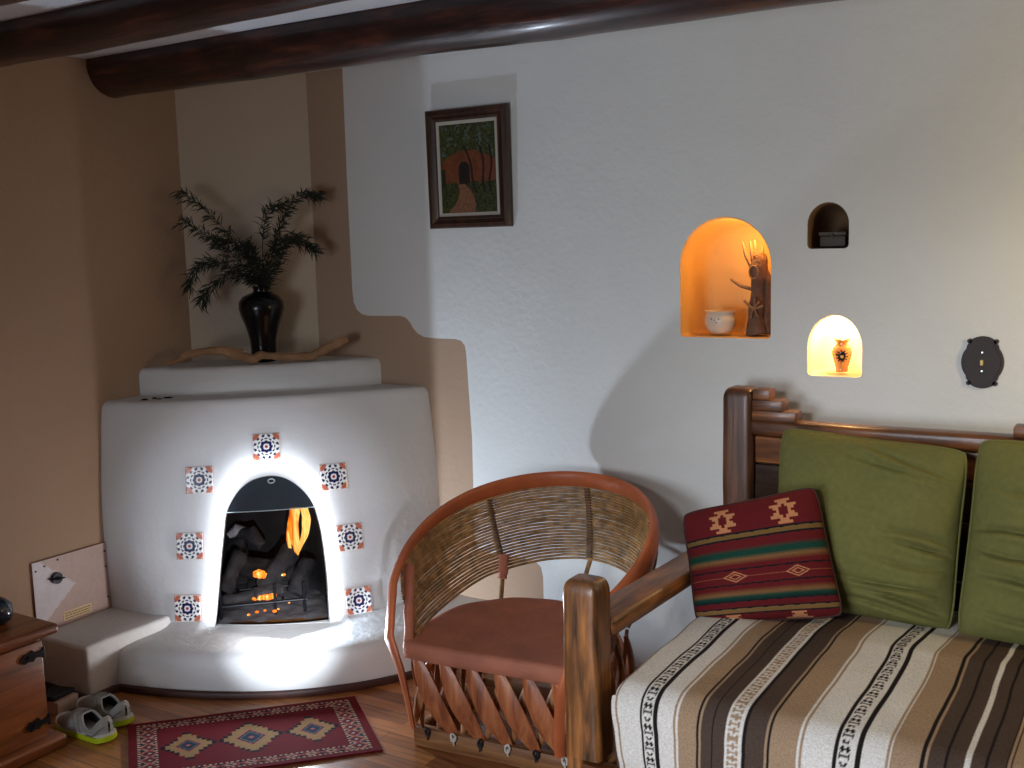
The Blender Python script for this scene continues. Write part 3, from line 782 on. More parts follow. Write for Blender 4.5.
FT([(0, 0, 0), (-.002, 0, .06), (.002, 0, .13), (.008, 0, .19), (.004, 0, .235)], [.034, .028, .026, .032, .022], 'body', M_weather, 12, .008)
FT([(.026, .01, 0), (.030, .01, .08), (.032, 0, .15), (.022, 0, .215)], [.012, .016, .018, .008], 'side_branch', M_weather, 8, .007)
for i, (dx, dz, lx) in enumerate([(-.022, .060, -.022), (-.010, .062, -.010), (.002, .064, -.008), (.014, .045, .006)]):
    FT([(dx*.8, -.005, .205), (dx+lx*.5, -.006, .235), (dx+lx, -.006, .215+dz)], [.008, .006, .002], 'crown_spike', M_drift, 6, .002)
FT([(-.015, -.01, .135), (-.045, -.015, .145), (-.075, -.015, .165)], [.006, .007, .005], 'arm', M_drift, 8, .002)
FT([(-.030, -.030, .100), (0, -.034, .080), (.030, -.030, .085)], [.0045]*3, 'cross_stick', M_drift, 6, .002)
FT([(-.008, -.034, .048), (.002, -.036, .078), (.018, -.030, .098)], [.0035]*3, 'cross_stick', M_drift, 6, .002)
FT([(.006, -.034, .11), (.006, -.036, .078), (.016, -.032, .055)], [.003]*3, 'cross_stick', M_drift, 6, .002)
rg = MB(); rg.tube([F+1.12*Vector((-.002+.013*math.cos(t*PI/8), -.026, .185+.019*math.sin(t*PI/8))) for t in range(17)], .003, n=6); rg.build('bent_twig_ring', M_drift, fg)
# flower vase in the small lit niche
fv = Vector((-.922, YR+.065, 1.104))
def fvcol(a, z, r):
    x = (a-(1.5*PI)-.26); x = (x+PI) % (2*PI)-PI
    px_, pz_ = x*.030, z-.052; d = math.hypot(px_, pz_); t = math.atan2(pz_, px_)
    if d < .005: return c255(220, 170, 90)
    if d < .0145+.003*math.cos(9*t): return c255(28, 26, 34)
    if d < .021 and math.cos(11*t) > .3: return c255(70, 34, 24)
    if .026 < abs(x*.03) < .032 and .02 < z < .08 and math.sin(z*600) > 0: return c255(120, 50, 30)
    return c255(214, 138, 76)
pr = [(.001, 0), (.018, 0), (.019, .004), (.019, .012), (.024, .03), (.030, .050), (.032, .064), (.028, .077), (.019, .086), (.018, .094), (.027, .105), (.024, .105), (.016, .095), (.015, .085)]
dense = []
for i in range(len(pr)-1):
    for k in range(8): dense.append((lerp(pr[i][0], pr[i+1][0], k/8), lerp(pr[i][1], pr[i+1][1], k/8)))
dense.append(pr[-1])
tag(MB().lathe(dense, 96, fv, fvcol).build('flower_vase', M_tile, loc=fv), 'little terracotta vase with a dark painted flower in the small lit niche', 'vase')
db = empty('small_box', (-.935, YR+.06, 1.503), label='dark little wooden box at the bottom of the unlit niche', cat='box')
MB().box((-.985, YR+.02, 1.503), (-.905, YR+.12, 1.536), bev=.003).build('box_body', simple('box_dark', c255(62, 52, 40), rough=.6, var=.3, vscale=40), db)
MB().box((-.988, YR+.017, 1.537), (-.902, YR+.123, 1.549), bev=.003).build('lid', simple('box_lid', c255(70, 62, 50), rough=.6, var=.3, vscale=40), db)
MB().tube([(-.945, YR+.010, 1.538), (-.945, YR+.018, 1.538)], .005, n=10).build('clasp', M_iron, db)
# ------------------------------------------------------------ barrel chair
CH = empty('barrel_chair', (-1.72, 2.80, 0), math.radians(5.8), label='round-backed leather and reed barrel chair between fireplace and daybed', cat='chair')
T = CH.matrix_basis
def LP(x, y, z): return T @ Vector((x, y, z))
def hoop(th): a = math.radians(th); return (-.0186+.400*math.sin(a), .025+.485*math.cos(a), .551+.169*math.cos(a)-.024*math.cos(2*a))
def low(th): a = math.radians(th); return (.0148+.339*math.sin(a), .0076+.446*math.cos(a), .399+.008*math.cos(a)+.020*math.cos(2*a))
def radial(p): return (T.to_3x3() @ Vector((p[0], p[1], .15))).normalized()
hp_ = [(-.262, -.292, .075), (-.270, -.305, .17), (-.285, -.315, .27), (-.318, -.318, .36)]
ths = [-118+236*i/70 for i in range(71)]
left = hp_; right = [(-x-.03, y, z) for x, y, z in hp_][::-1]
hpts = left+[hoop(t) for t in ths]+right
kk = len(hpts)
def hup(s):
    i = min(kk-1, max(0, round(s*(kk-1)))); return radial(hpts[i])
MB().tube([LP(*p) for p in hpts], [.018, .020, .024, .028]+[.033]*71+[.028, .024, .020, .018], n=14, up=hup, flat=.42).build('hoop', M_leather2, CH)
# reeds
def low2(th):
    l = Vector(low(th)); k = clamp((abs(th)-55)/46); k = k*k*(3-2*k)
    return l.lerp(Vector((.258*(1 if th > 0 else -1), -.262, .352)), k)
rb = MB(); nr = 26
for k in range(nr):
    t = .10+.90*k/(nr-1); a0 = 101
    P = []
    for i in range(61):
        th = -a0+2*a0*i/60; h = Vector(hoop(th*1.03)); l = low2(th)
        bow = .018*math.sin(PI*t)
        q = h.lerp(l, t); q += Vector((math.sin(math.radians(th)), math.cos(math.radians(th)), 0))*bow
        q += noise.noise_vector(Vector((k*3.1, i*.35, 2)))*.0016
        P.append(LP(*q))
    rb.tube(P, .0044, n=6)
o = rb.build('reed_back', M_reed, CH)
for th in (-48, 2, 56):
    P = []
    for j in range(9):
        t = j/8; q = Vector(hoop(th)).lerp(Vector(low(th)), t)
        P.append(LP(*(q+Vector((math.sin(math.radians(th)), math.cos(math.radians(th)), 0))*(.018*math.sin(PI*t)+.010))))
    e = Vector(low(th)); P.append(LP(e.x*.90, e.y*.80-.02, .30))
    MB().tube(P, .009, n=8, up=radial(hoop(th)), flat=.6).build('back_stay', M_reed, CH)
    s = MB()
    for j in range(nr-1):
        t = .12+.88*j/(nr-1); q = Vector(hoop(th)).lerp(Vector(low(th)), t)
        q -= Vector((math.sin(math.radians(th)), math.cos(math.radians(th)), 0))*(-.018*math.sin(PI*t)+.004)
        p = LP(*q); s.box(p-Vector((.010, .005, .0030)), p+Vector((.010, .005, .0030)))
    s.build('stay_binding', M_stay, CH, smooth=False)
def wrap(a, b, r, nm='leather_wrap'):
    a = Vector(a); b = Vector(b); m = MB(); m.tube([LP(*a.lerp(b, i/8)) for i in range(9)], [r, r*1.1, r, r*1.05, r*.95, r*1.1, r, r*.9, r*1.1], n=10)
    m.noise(.003, 40); return m.build(nm, M_leather, CH)
wrap((low(-48)[0]*1.0, low(-48)[1]*1.0+.0, .455), (low(-48)[0]*.97, low(-48)[1]*.90, .378), .017)
hl = hoop(-104); hr = hoop(104)
wrap((hl[0]+.022, hl[1]+.01, hl[2]-.02), (-.268, -.285, .34), .016)
wrap((hr[0]-.022, hr[1]+.01, hr[2]-.02), (.262, -.285, .34), .016)
# seat
ol = []
for i in range(40):
    a = PI*i/39; ol.append((.300*math.cos(a)+.0, -.07+.29*math.sin(a)))
ol += [(-.300, -.15), (-.296, -.23), (-.286, -.29), (-.27, -.312), (-.15, -.317), (0, -.318), (.15, -.317), (.262, -.312), (.280, -.29), (.294, -.23), (.30, -.15)]
st = MB(); n = len(ol); cx, cy = 0, -.07
loops = []
for k, z in ((.97, .298), (1.0, .302), (1.005, .325), (1.0, .342), (.985, .350), (.93, .352), (.8, .350), (.6, .347), (.4, .345), (.2, .344), (.02, .344)):
    loops.append([LP(cx+(x-cx)*k, cy+(y-cy)*k, z+.004*noise.noise(Vector((x*k*9, y*k*9, 1)))) for x, y in ol])
st.add([p for l in loops for p in l], [(i*n+j, i*n+(j+1) % n, (i+1)*n+(j+1) % n, (i+1)*n+j) for i in range(len(loops)-1) for j in range(n)]+[tuple(range((len(loops)-1)*n, len(loops)*n)), tuple(range(n))[::-1]])
st.build('seat', M_leather, CH, angle=60)
st2 = MB()
for s in (-1, 1):
    pass
# base ring
def bar(a, b, w, h, nm, mat): 
    a = Vector(a); b = Vector(b); d = (b-a).normalized(); s = Vector((-d.y, d.x, 0))
    m = MB(); M = T @ Matrix(((d.x, s.x, 0, a.x), (d.y, s.y, 0, a.y), (0, 0, 1, a.z), (0, 0, 0, 1)))
    m.box((0, -w/2, 0), ((b-a).length, w/2, h), bev=.004, M=M, wob=.002); return m.build(nm, mat, CH, smooth=True)
bar((-.275, -.255, 0), (.275, -.255, 0), .03, .062, 'base_rail', M_base)
bar((-.26, .17, 0), (.26, .17, 0), .03, .06, 'base_rail', M_base)
bar((-.262, -.235, 0), (-.262, .16, 0), .03, .06, 'base_rail', M_base)
bar((.262, -.235, 0), (.262, .16, 0), .03, .06, 'base_rail', M_base)
# lattice of leaf-shaped strips
def leaf_slat(top, bot, out, w, mat, th=.004, bow=.03):
    top = Vector(top); bot = Vector(bot); out = Vector(out).normalized(); d = bot-top; L = d.length; d.normalize(); s = d.cross(out).normalized()
    m = MB(); nl, nw = 16, 6; F1 = []; F2 = []
    for i in range(nl+1):
        t = i/nl; ww = w*(.22+.78*math.sin(PI*clamp(.06+t*.90))**.8)
        for j in range(nw+1):
            q = (j/nw-.5)*2
            c = top+d*(L*t)+s*(q*ww)+out*(bow*math.sin(PI*t)+.006*(1-q*q))
            F1.append(LP(*c)); F2.append(LP(*(c-out*th)))
    W1 = nw+1
    fs = [(i*W1+j, i*W1+j+1, (i+1)*W1+j+1, (i+1)*W1+j) for i in range(nl) for j in range(nw)]
    N1 = len(F1)
    fs2 = [tuple(k+N1 for k in f[::-1]) for f in fs]
    b = [(i*W1, (i+1)*W1, N1+(i+1)*W1, N1+i*W1) for i in range(nl)]+[(i*W1+nw, N1+i*W1+nw, N1+(i+1)*W1+nw, (i+1)*W1+nw) for i in range(nl)]
    b += [(j, N1+j, N1+j+1, j+1) for j in range(nw)]+[(nl*W1+j, nl*W1+j+1, N1+nl*W1+j+1, N1+nl*W1+j) for j in range(nw)]
    m.add(F1+F2, fs+fs2+b); return m.build('lattice_slat', mat, CH, angle=35)
for i in range(6):
    x = -.235+.092*i
    leaf_slat((x, -.300, .305), (x+.105, -.262, .055), (0, -1, 0), .034, M_slat, bow=.022)
for i in range(7):
    x = -.20+.085*i
    leaf_slat((x, -.272, .300), (x-.085, -.245, .058), (0, -1, 0), .017, M_slat2, bow=.012)
for sgn in (-1, 1):
    for i in range(5):
        y = -.24+.088*i
        leaf_slat((sgn*.285, y, .305), (sgn*.262, y+.08, .055), (sgn, 0, 0), .022, M_slat, bow=.02)
        leaf_slat((sgn*.268, y+.06, .300), (sgn*.25, y-.02, .058), (sgn, 0, 0), .016, M_slat2, bow=.008)
for i in range(6):
    x = -.24+.088*i
    leaf_slat((x, .20, .305), (x+.08, .18, .055), (0, 1, 0), .022, M_slat, bow=.015)
M_twd = simple('twine_dark', c255(22, 24, 30), rough=.7); M_twl = simple('twine_pale', c255(205, 200, 190), rough=.8)
for i in range(6):
    x = -.235+.092*i+.105; x -= .092; mt = M_twd if i % 2 == 0 else M_twl
    m = MB(); c = LP(x, -.274, .056)
    m.tube([c+Vector((.008*math.cos(t*PI/5), -.002, .013*math.sin(t*PI/5))) for t in range(11)], .0035, n=6)
    m.tube([c+Vector((0, -.003, 0)), c+Vector((.004, -.006, -.022))], .003, n=6); m.noise(.004, 60)
    tag(m.build('twine_tie', mt, CH), 'dark twine tie' if i % 2 == 0 else 'pale twine tie')

# ------------------------------------------------------------ daybed (wooden sofa)
DB = empty('daybed', (-.2, 2.75, 0), label='rustic stained wooden daybed with thick posts against the white wall', cat='sofa')
XR = .80
def post(x0, x1, y0, y1, z0, z1, nm, mat, r=.03):
    m = MB(); cx, cy = (x0+x1)/2, (y0+y1)/2; hx, hy = (x1-x0)/2, (y1-y0)/2; n = 40; loops = []
    lev = [(z0, 1), (z0+.01, 1)]+[(lerp(z0+.02, z1-r*1.3, q/8), 1) for q in range(9)]
    lev += [(z1-r*1.3+r*1.3*math.sin(q/7*PI/2), .58+.42*math.cos(q/7*PI/2)) for q in range(1, 8)]+[(z1+.001, .3), (z1+.002, .02)]
    for z, k in lev:
        L = []
        for i in range(n):
            a = 2*PI*i/n; ca, sa = math.cos(a), math.sin(a); q = (abs(ca)**7+abs(sa)**7)**(-1/7)
            p = Vector((cx+hx*k*q*ca, cy+hy*k*q*sa, z)); L.append(p+noise.noise_vector(p*6)*.0025)
        loops += L
    k = len(lev)
    m.add(loops, [(i*n+j, i*n+(j+1) % n, (i+1)*n+(j+1) % n, (i+1)*n+j) for i in range(k-1) for j in range(n)]+[tuple(range(n))[::-1], tuple(range((k-1)*n, k*n))])
    return m.build(nm, mat, DB, angle=60)
post(-1.258, -1.160, 2.200, 2.285, .275, .728, 'front_post', M_sofa_z, .028)
post(-1.256, -1.212, 2.206, 2.275, .0, .30, 'leg', M_sofa_z, .004)
post(-1.230, -1.132, 3.200, 3.300, 0, 1.070, 'back_post', M_backpost, .028)
post(XR-.1, XR, 2.200, 2.285, 0, .728, 'front_post', M_sofa_z, .028)
post(XR-.1, XR, 3.200, 3.300, 0, 1.055, 'back_post', M_backpost, .028)
def arm(x0, x1):
    m = MB(); a = (2.275, .620); b = (3.215, .592)
    poly = [(a[0], a[1]-.045), (a[0], a[1]), (b[0], b[1]), (b[0], b[1]-.045)]
    m.prism([(p[0], p[1]) for p in poly], x0, x1, axis=0, bev=.010); return m.build('arm', M_sofa_y, DB, angle=50)
arm(-1.255, -1.150); arm(XR-.1, XR)
MB().box((-1.215, 2.205, .165), (XR-.05, 2.250, .262), bev=.008, wob=.002).build('front_rail', M_sofa_x, DB)
MB().box((-1.19, 2.25, .17), (-1.15, 3.21, .26), bev=.006).build('side_rail', M_sofa_y, DB)
MB().box((XR-.06, 2.25, .17), (XR-.02, 3.21, .26), bev=.006).build('side_rail', M_sofa_y, DB)
MB().box((-1.14, 2.255, .20), (XR-.07, 3.19, .252), bev=.004).build('bed_platform', M_sofa_dark, DB)
MB().box((-1.14, 3.205, .922), (XR-.09, 3.275, .972), bev=.014, seg=3, wob=.003).build('back_rail', M_sofa_x, DB)
for i, (za, zb) in enumerate(((.28, .52), (.535, .70), (.712, .83), (.835, .918))):
    MB().box((-1.128 if i != 2 else -1.128, 3.225, za), (XR-.1, 3.262, zb), bev=.005, wob=.002).build('back_board', M_sofa_dark if i < 3 else M_sofa_x, DB)
steps = [[(-1.133, -1.077, 1.069), (-1.133, -1.036, 1.036), (-1.133, -.993, 1.003)], [(-.32, -.08, 1.069), (-.350, -.05, 1.036), (-.385, -.015, 1.003)], [(.643, .702, 1.069), (.60, .702, 1.036), (.56, .702, 1.003)]]
for grp in steps:
    for q, (xa, xb, zt) in enumerate(grp):
        MB().box((xa, 3.214-.004*q, zt-.033), (xb, 3.268+.002*q, zt), bev=.0035, seg=2).build('stepped_block', M_sofa_x, DB, angle=30)
# mattress
mt = MB().box((-1.085, 2.215, .262), (.62, 3.17, .470), bev=.05, seg=4, wob=.004)
tag(mt.build('mattress', M_sheet, loc=(-.2, 2.7, .262)), 'white-sheeted mattress lying on the daybed under the striped blanket', 'mattress')
# blanket
BW, BT, BB, BK = c255(226, 222, 216), c255(166, 140, 114), c255(82, 68, 60), c255(36, 30, 30)
PX = [(-1.30, BB), (-1.150, BT), (-1.090, BW), (-1.078, BT), (-1.0745, BW), (-1.025, BK), (-1.020, 'P'), (-.993, BK), (-.984, BW), (-.947, BT), (-.942, BW), (-.936, BT), (-.895, BK), (-.889, BT), (-.884, BB), (-.862, BK), (-.857, BB), (-.842, BB), (-.831, 'Q'),
      (-.798, BW), (-.796, BK), (-.788, BB), (-.747, BT), (-.742, BK), (-.737, BT), (-.695, BT), (-.680, BW), (-.673, BT), (-.668, BW), (-.606, BK), (-.599, 'P'), (-.571, BW), (-.563, BK), (-.552, BW), (-.504, BT), (-.499, BW), (-.495, BT), (-.440, BK), (-.431, BT), (-.426, BB),
      (-.395, BK), (-.389, BB), (-.359, BW), (-.348, BB), (-.322, BK), (-.316, BB), (-.285, BK), (-.282, BT), (-.276, BK), (-.272, BT), (-.21, BT)]
PX = PX[:-1]
per = .46
PX2 = [(x+.93, c) for x, c in PX if x+.93 > -.24]
PX = PX+[(-.24, BT)]+PX2
PX.sort(key=lambda t: t[0])
xs_ = [p[0] for p in PX]
import bisect
def stripe(x, s):
    x -= interp(x, [-1.1, -1.04, -.82, -.55, -.30], [-.030, -.018, .003, .020, .026])
    i = bisect.bisect_right(xs_, x)-1; c = PX[max(0, i)][1]
    if c in ('P', 'Q'):
        w = xs_[i+1]-xs_[i]; q = (x-xs_[i])/w; cell = s/.016; f = cell-math.floor(cell)
        ink = BK if c == 'P' else BT
        if c == 'P':
            pat = int(cell) % 3
            if abs(q-.5) < .40:
                if pat == 0: on = (abs(q-.5)+abs(f-.5)*.8) < .36 and not (abs(q-.5) < .10 and abs(f-.5) < .15)
                elif pat == 1: on = (abs(f-.5) < .16 or abs(q-.5) > .26)
                else: on = (abs(abs(q-.5)-.2) < .1 or abs(f-.5) < .12)
                return ink if on else BW
            return BW
        on = abs(q-.5) < .36 and ((abs(f-.5) < .20) or (abs(q-.5) > .22 and int(cell) % 2 == 0) or (abs(q-.5) < .1 and int(cell) % 2))
        return ink if on else BW
    return c
XA, XB = -1.122, .66
# profile from the front hem over the top to the back
def bl_prof(s):
    """s metres along the cloth from the front hem; returns y, z"""
    H = .17; R = .085
    if s < H: return 2.163+.006*s/H-.010*math.sin(PI*s/H), .285+(s)*1.0*(.405-.285)/H
    s -= H
    if s < R*PI/2:
        a = s/R; return 2.169+R*(1-math.cos(a)), .405+R*math.sin(a)
    s -= R*PI/2
    y = 2.169+R+s
    return y, .490+.012*math.sin(PI*clamp((y-2.25)/.9))
SL = .17+.085*PI/2+.90
def blanket(a, b):
    x = lerp(XA, XB, a); s = b*SL; y, z = bl_prof(s)
    # left side rolls down
    e = x-XA; 
    R = .03
    if e < R: z = z-(R-math.sqrt(max(0, R*R-(R-e)**2)))*1.0*(1 if y > 2.2 else .3)
    z -= .022*clamp((y-2.72)/.22)
    z += .004*noise.noise(Vector((x*4, y*4, 0)))+.002*noise.noise(Vector((x*14, y*10, 3)))
    xs = x+.040*(1-a)**8*clamp((.47-z)/.15)+(.003*math.sin(y*9+x*3)+.006*noise.noise(Vector((x*3, y*7, 9))))*clamp((y-2.25)/.2)
    return (xs, y+.005*noise.noise(Vector((x*6, z*12, 5))), z)
bk = MB(); bk.grid(620, 250, blanket, lambda a, b: stripe(lerp(XA, XB, a), b*SL))
def side(a, b):
    # drop at the left side
    s = lerp(.05, SL, a); x0, y0, z0 = blanket(0, s/SL)
    return (x0+.002-.0*b+.012*b*b, y0+(.012*b if a < .08 else 0), lerp(z0, .300, b))
bk.grid(200, 14, side, lambda a, b: BT if b < .12 else BB)
tag(bk.build('blanket', M_blanket, loc=(-.2, 2.6, .49), fix=False), 'striped woven blanket in white, tan and dark brown covering the daybed seat', 'blanket')

# ------------------------------------------------------------ cushions
def cushion(tl, tr, br, bl, th, name, mat, label, cat, group=None, colf=None, seed=0, nu=90, nv=90, wr=1.0, pinch=.03, loc=None, seam=None, powr=4.0, folds=None):
    tl, tr, br, bl = map(Vector, (tl, tr, br, bl))
    nrm = ((tr-tl).cross(bl-tl)).normalized()
    if nrm.y > 0: nrm = -nrm        # front faces the room
    m = MB(); ctr = (tl+tr+bl+br)/4
    def P(u, v, side):
        a, b = u*2-1, v*2-1
        uu = .5+.5*a*(1-pinch*(1-b*b)*abs(a)**3); vv = .5+.5*b*(1-pinch*(1-a*a)*abs(b)**3)
        # round the very corners
        p = tl.lerp(tr, uu).lerp(bl.lerp(br, uu), vv)
        h = max(0, (1-abs(a)**powr)*(1-abs(b)**powr))**.55; cr = (abs(a)*abs(b))**6; p = p.lerp(ctr, .055*cr)
        w = 0
        if wr:
            w = wr*(.010*noise.noise(Vector((u*3+seed, v*5, seed)))+.006*math.sin(18*v+6*noise.noise(Vector((u*3, v*3, seed))))*clamp((u-.35)/.5)*clamp((v-.2)/.5)*max(0, noise.noise(Vector((u*2.5, v*6, seed+4)))+.35))*h
        if folds:
            for (v0, u0, sl, am) in folds:
                d = (v-v0-sl*(u-.7)-.012*math.sin(u*9+v0*20))/.016
                rp = clamp((u-u0)/.25)*clamp((1.02-u)/.10) if u0 < .9 else 1
                w += 1.9*am*rp*(-math.exp(-d*d)+.75*math.exp(-((d-2.1)/1.5)**2))*min(1, h*1.6)
        return p+nrm*side*(th*.5*h)+nrm*w*(1 if side > 0 else .2)
    m.grid(nu, nv, lambda a, b: P(a, b, 1), (lambda a, b: colf(a, b)) if colf else None)
    m.grid(nu, nv, lambda a, b: P(a, b, -1), (lambda a, b: colf(a, b)) if colf else None, flip=True)
    bm_fix = m
    # weld duplicate rim points
    o = m.build(name, mat, loc=loc or (bl+br)/2, fix=False)
    bm = bmesh.new(); bm.from_mesh(o.data); bmesh.ops.remove_doubles(bm, verts=bm.verts, dist=1e-5); bmesh.ops.recalc_face_normals(bm, faces=bm.faces); bm.to_mesh(o.data); bm.free()
    o.data.shade_smooth()
    tag(o, label, cat, group)
    if seam:
        rim = []
        for i in range(41): rim.append(P(i/40, 0, 1))
        for i in range(1, 41): rim.append(P(1, i/40, 1))
        for i in range(1, 41): rim.append(P(1-i/40, 1, 1))
        for i in range(1, 40): rim.append(P(0, 1-i/40, 1))
        MB().tube(rim+[rim[0]], .004, n=6).build('piping', seam, o)
    return o
cushion((-1.012, 3.125, .975), (-.478, 3.105, .950), (-.490, 2.985, .462), (-.995, 2.985, .470), .21, 'cushion', M_green,
        'large square green cushion leaning on the daybed back beside the red pillow', 'cushion', seed=2, seam=M_green, wr=2.0, powr=2.4, nu=130, nv=130, folds=[(.50, .55, .10, .006), (.56, .62, .06, .008), (.66, .50, .02, .005), (.79, .35, .10, .007), (.86, .45, .16, .009), (.92, .35, .10, .007), (.10, .25, .35, .006), (.17, .35, .25, .004)])
cushion((-.462, 3.12, .985), (.075, 3.12, .975), (.065, 2.97, .455), (-.482, 2.97, .455), .21, 'cushion', M_green,
        'green cushion cut off by the right edge of the photo', 'cushion', seed=7, seam=M_green, wr=2.0, powr=2.4, nu=130, nv=130, folds=[(.30, .02, .10, .005), (.47, -.1, .02, .008), (.62, -.1, .12, .007), (.75, .0, .14, .008), (.88, .0, .05, .006), (.12, .05, .2, .005)])
PR, PD, PG, PBR, PC = c255(100, 30, 33), c255(22, 28, 34), c255(28, 66, 54), c255(128, 92, 58), c255(196, 132, 92)
MT = ("..XXXXX..", "...XXX...", "XXXX.XXXX", ".XX...XX.", "..X...X..", ".XX...XX.", "XXXX.XXXX", "...XXX...", "..XXXXX..")
MB_ = ("..XXXXX..", "...XXX...", "..XXXXX..", "XXXXXXXXX")
def motif(u, v, cu, cv, w, h, bm_=MT):
    x = (u-cu)/w*.5+.5; y = (v-cv)/h*.5+.5
    if not (0 <= x < 1 and 0 <= y < 1): return False
    return bm_[int(y*len(bm_))][int(x*9)] == 'X'
def pil(u, v):
    for cu in (.30, .74):
        if motif(u, v, cu, .160, .095, .105): return PC
        if motif(u, v, cu-.03, .972, .09, .030, MB_): return PC
    w = .0012*math.sin(u*60)
    def band(a, b): return a <= v+w < b
    if band(.275, .29) or band(.325, .34): return PD
    if band(.29, .325): return c255(120, 92, 52)
    if band(.40, .47): return tuple(lerp(a, b, clamp((v-.40)/.035)) for a, b in zip(PR, PG))
    if band(.47, .50): return tuple(lerp(a, b, clamp((v-.47)/.03)) for a, b in zip(PG, PBR))
    if band(.50, .54): return tuple(lerp(a, b, clamp((v-.50)/.04)) for a, b in zip(PBR, PR))
    if band(.57, .582) or band(.692, .704): return PD
    for cu in (.33, .76):
        d = abs(u-cu)/.085+abs(v-.636)/.045
        if .80 < d < 1.0 or (abs(d-.45) < .09): return PC
        if d < 1.0: return PR
    if abs(v-.636) < .004: return c255(150, 90, 60)
    if band(.735, .775): return tuple(lerp(a, b, clamp((v-.735)/.04)) for a, b in zip(PR, PBR))
    if band(.775, .80): return tuple(lerp(a, b, clamp((v-.775)/.025)) for a, b in zip(PBR, PG))
    if band(.80, .84): return tuple(lerp(a, b, clamp((v-.80)/.04)) for a, b in zip(PG, PD))
    if band(.885, .895) or band(.93, .94): return PD
    if band(.895, .93): return c255(128, 96, 58)
    return PR
cushion((-1.196, 2.80, .760), (-.848, 2.93, .850), (-.745, 2.86, .508), (-1.112, 2.70, .472), .13, 'pillow', M_pillow,
        'small red woven pillow with green bands and cream motifs at the daybed arm', 'pillow', colf=pil, seed=5, nu=220, nv=220, wr=.6, seam=simple('pillow_cord', c255(60, 30, 30), rough=.9), powr=3.0)

# ------------------------------------------------------------ rug
RA, RB_, RC_ = Vector((-2.360, 2.688, 0)), Vector((-2.873, 2.153, 0)), Vector((-2.024, 2.424, 0))
RL = (RB_-RA).length
e1 = (RB_-RA).normalized(); e2 = (RC_-RA).normalized()
if e2.dot(RC_-RA) < 0: e2 = -e2
RWd = .425
RR, RK, RCR, RN, RTN = c255(108, 25, 32), c255(26, 26, 36), c255(202, 176, 150), c255(38, 52, 70), c255(156, 124, 84)
PINK = c255(176, 96, 92)
def rug_col(a, b):
    x = a*RL; y = b*RWd          # x from the right end to the left, y from the far edge to the near one
    ex = min(x, RL-x); ey = min(y, RWd-y)
    if ex < .028 or ey < .020: return RR
    if ex < .036 or ey < .028:
        return RCR if (int((x+y)/.008) % 2) else RK
    if ex < .088 and ey >= .028:    # end border with large X figures
        q = (ex-.036)/.052; cell = (y-.028)/.046; f = abs(cell-math.floor(cell)-.5)*2; d = abs(q-.5)*2
        if ex > .082: return RCR if (int(y/.008) % 2) else RK
        s = f+d
        if s < .28: return RCR
        if s < .55: return RN
        if .78 < s < 1.0: return PINK
        if 1.15 < s < 1.32: return RCR
        return RN if s >= 1.32 and (int(y/.012) % 2) else RR
    if ey < .062:
        if ey > .056: return RCR if (int(x/.008) % 2) else RK
        q = (ey-.028)/.028; cell = x/.06; f = abs(cell-math.floor(cell)-.5)*2; d = abs(q-.5)*2
        s = f+d*.8
        if s < .25: return RN
        if .40 < s < .62: return RCR
        if .85 < s < 1.05: return PINK
        return RK if s > 1.2 else RR
    # three stepped diamonds
    m_ = (RL)/2; sp_ = .192
    for k in (-1, 0, 1):
        hw = .092 if k == 0 else .078; hh = .110 if k == 0 else .092
        dx = abs(x-(m_+k*sp_)); dy = abs(y-RWd/2)
        st_ = .014; d = dx/hw+dy/hh; ds = (math.floor(dx/st_)+.5)*st_/hw+(math.floor(dy/st_)+.5)*st_/hh
        if d < .10: return PINK
        if d < .34: return RN
        if d < .40: return c255(96, 110, 116)
        if d < .47: return RK
        if d < .53: return PINK
        if ds < .98: return RTN
        if ds < 1.10: return RK
    return RR
rg_ = MB()
def rug_p(a, b):
    p = RA+e1*(RL*a)+e2*(RWd*b); z = .007+.0015*noise.noise(p*9)
    return Vector((p.x, p.y, z))
rg_.grid(260, 150, rug_p, rug_col)
q = [RA, RA+e1*RL, RA+e1*RL+e2*RWd, RA+e2*RWd]
rg_.add([Vector((p.x, p.y, .0065)) for p in q]+[Vector((p.x, p.y, .0005)) for p in q], [(i, (i+1) % 4, 4+(i+1) % 4, 4+i) for i in range(4)], [RR]*8)
tag(rg_.build('rug', M_rug, loc=(RA+e1*RL/2+e2*RWd/2), fix=False, smooth=False), 'small red patterned rug with three stepped diamonds on the wooden floor', 'rug')

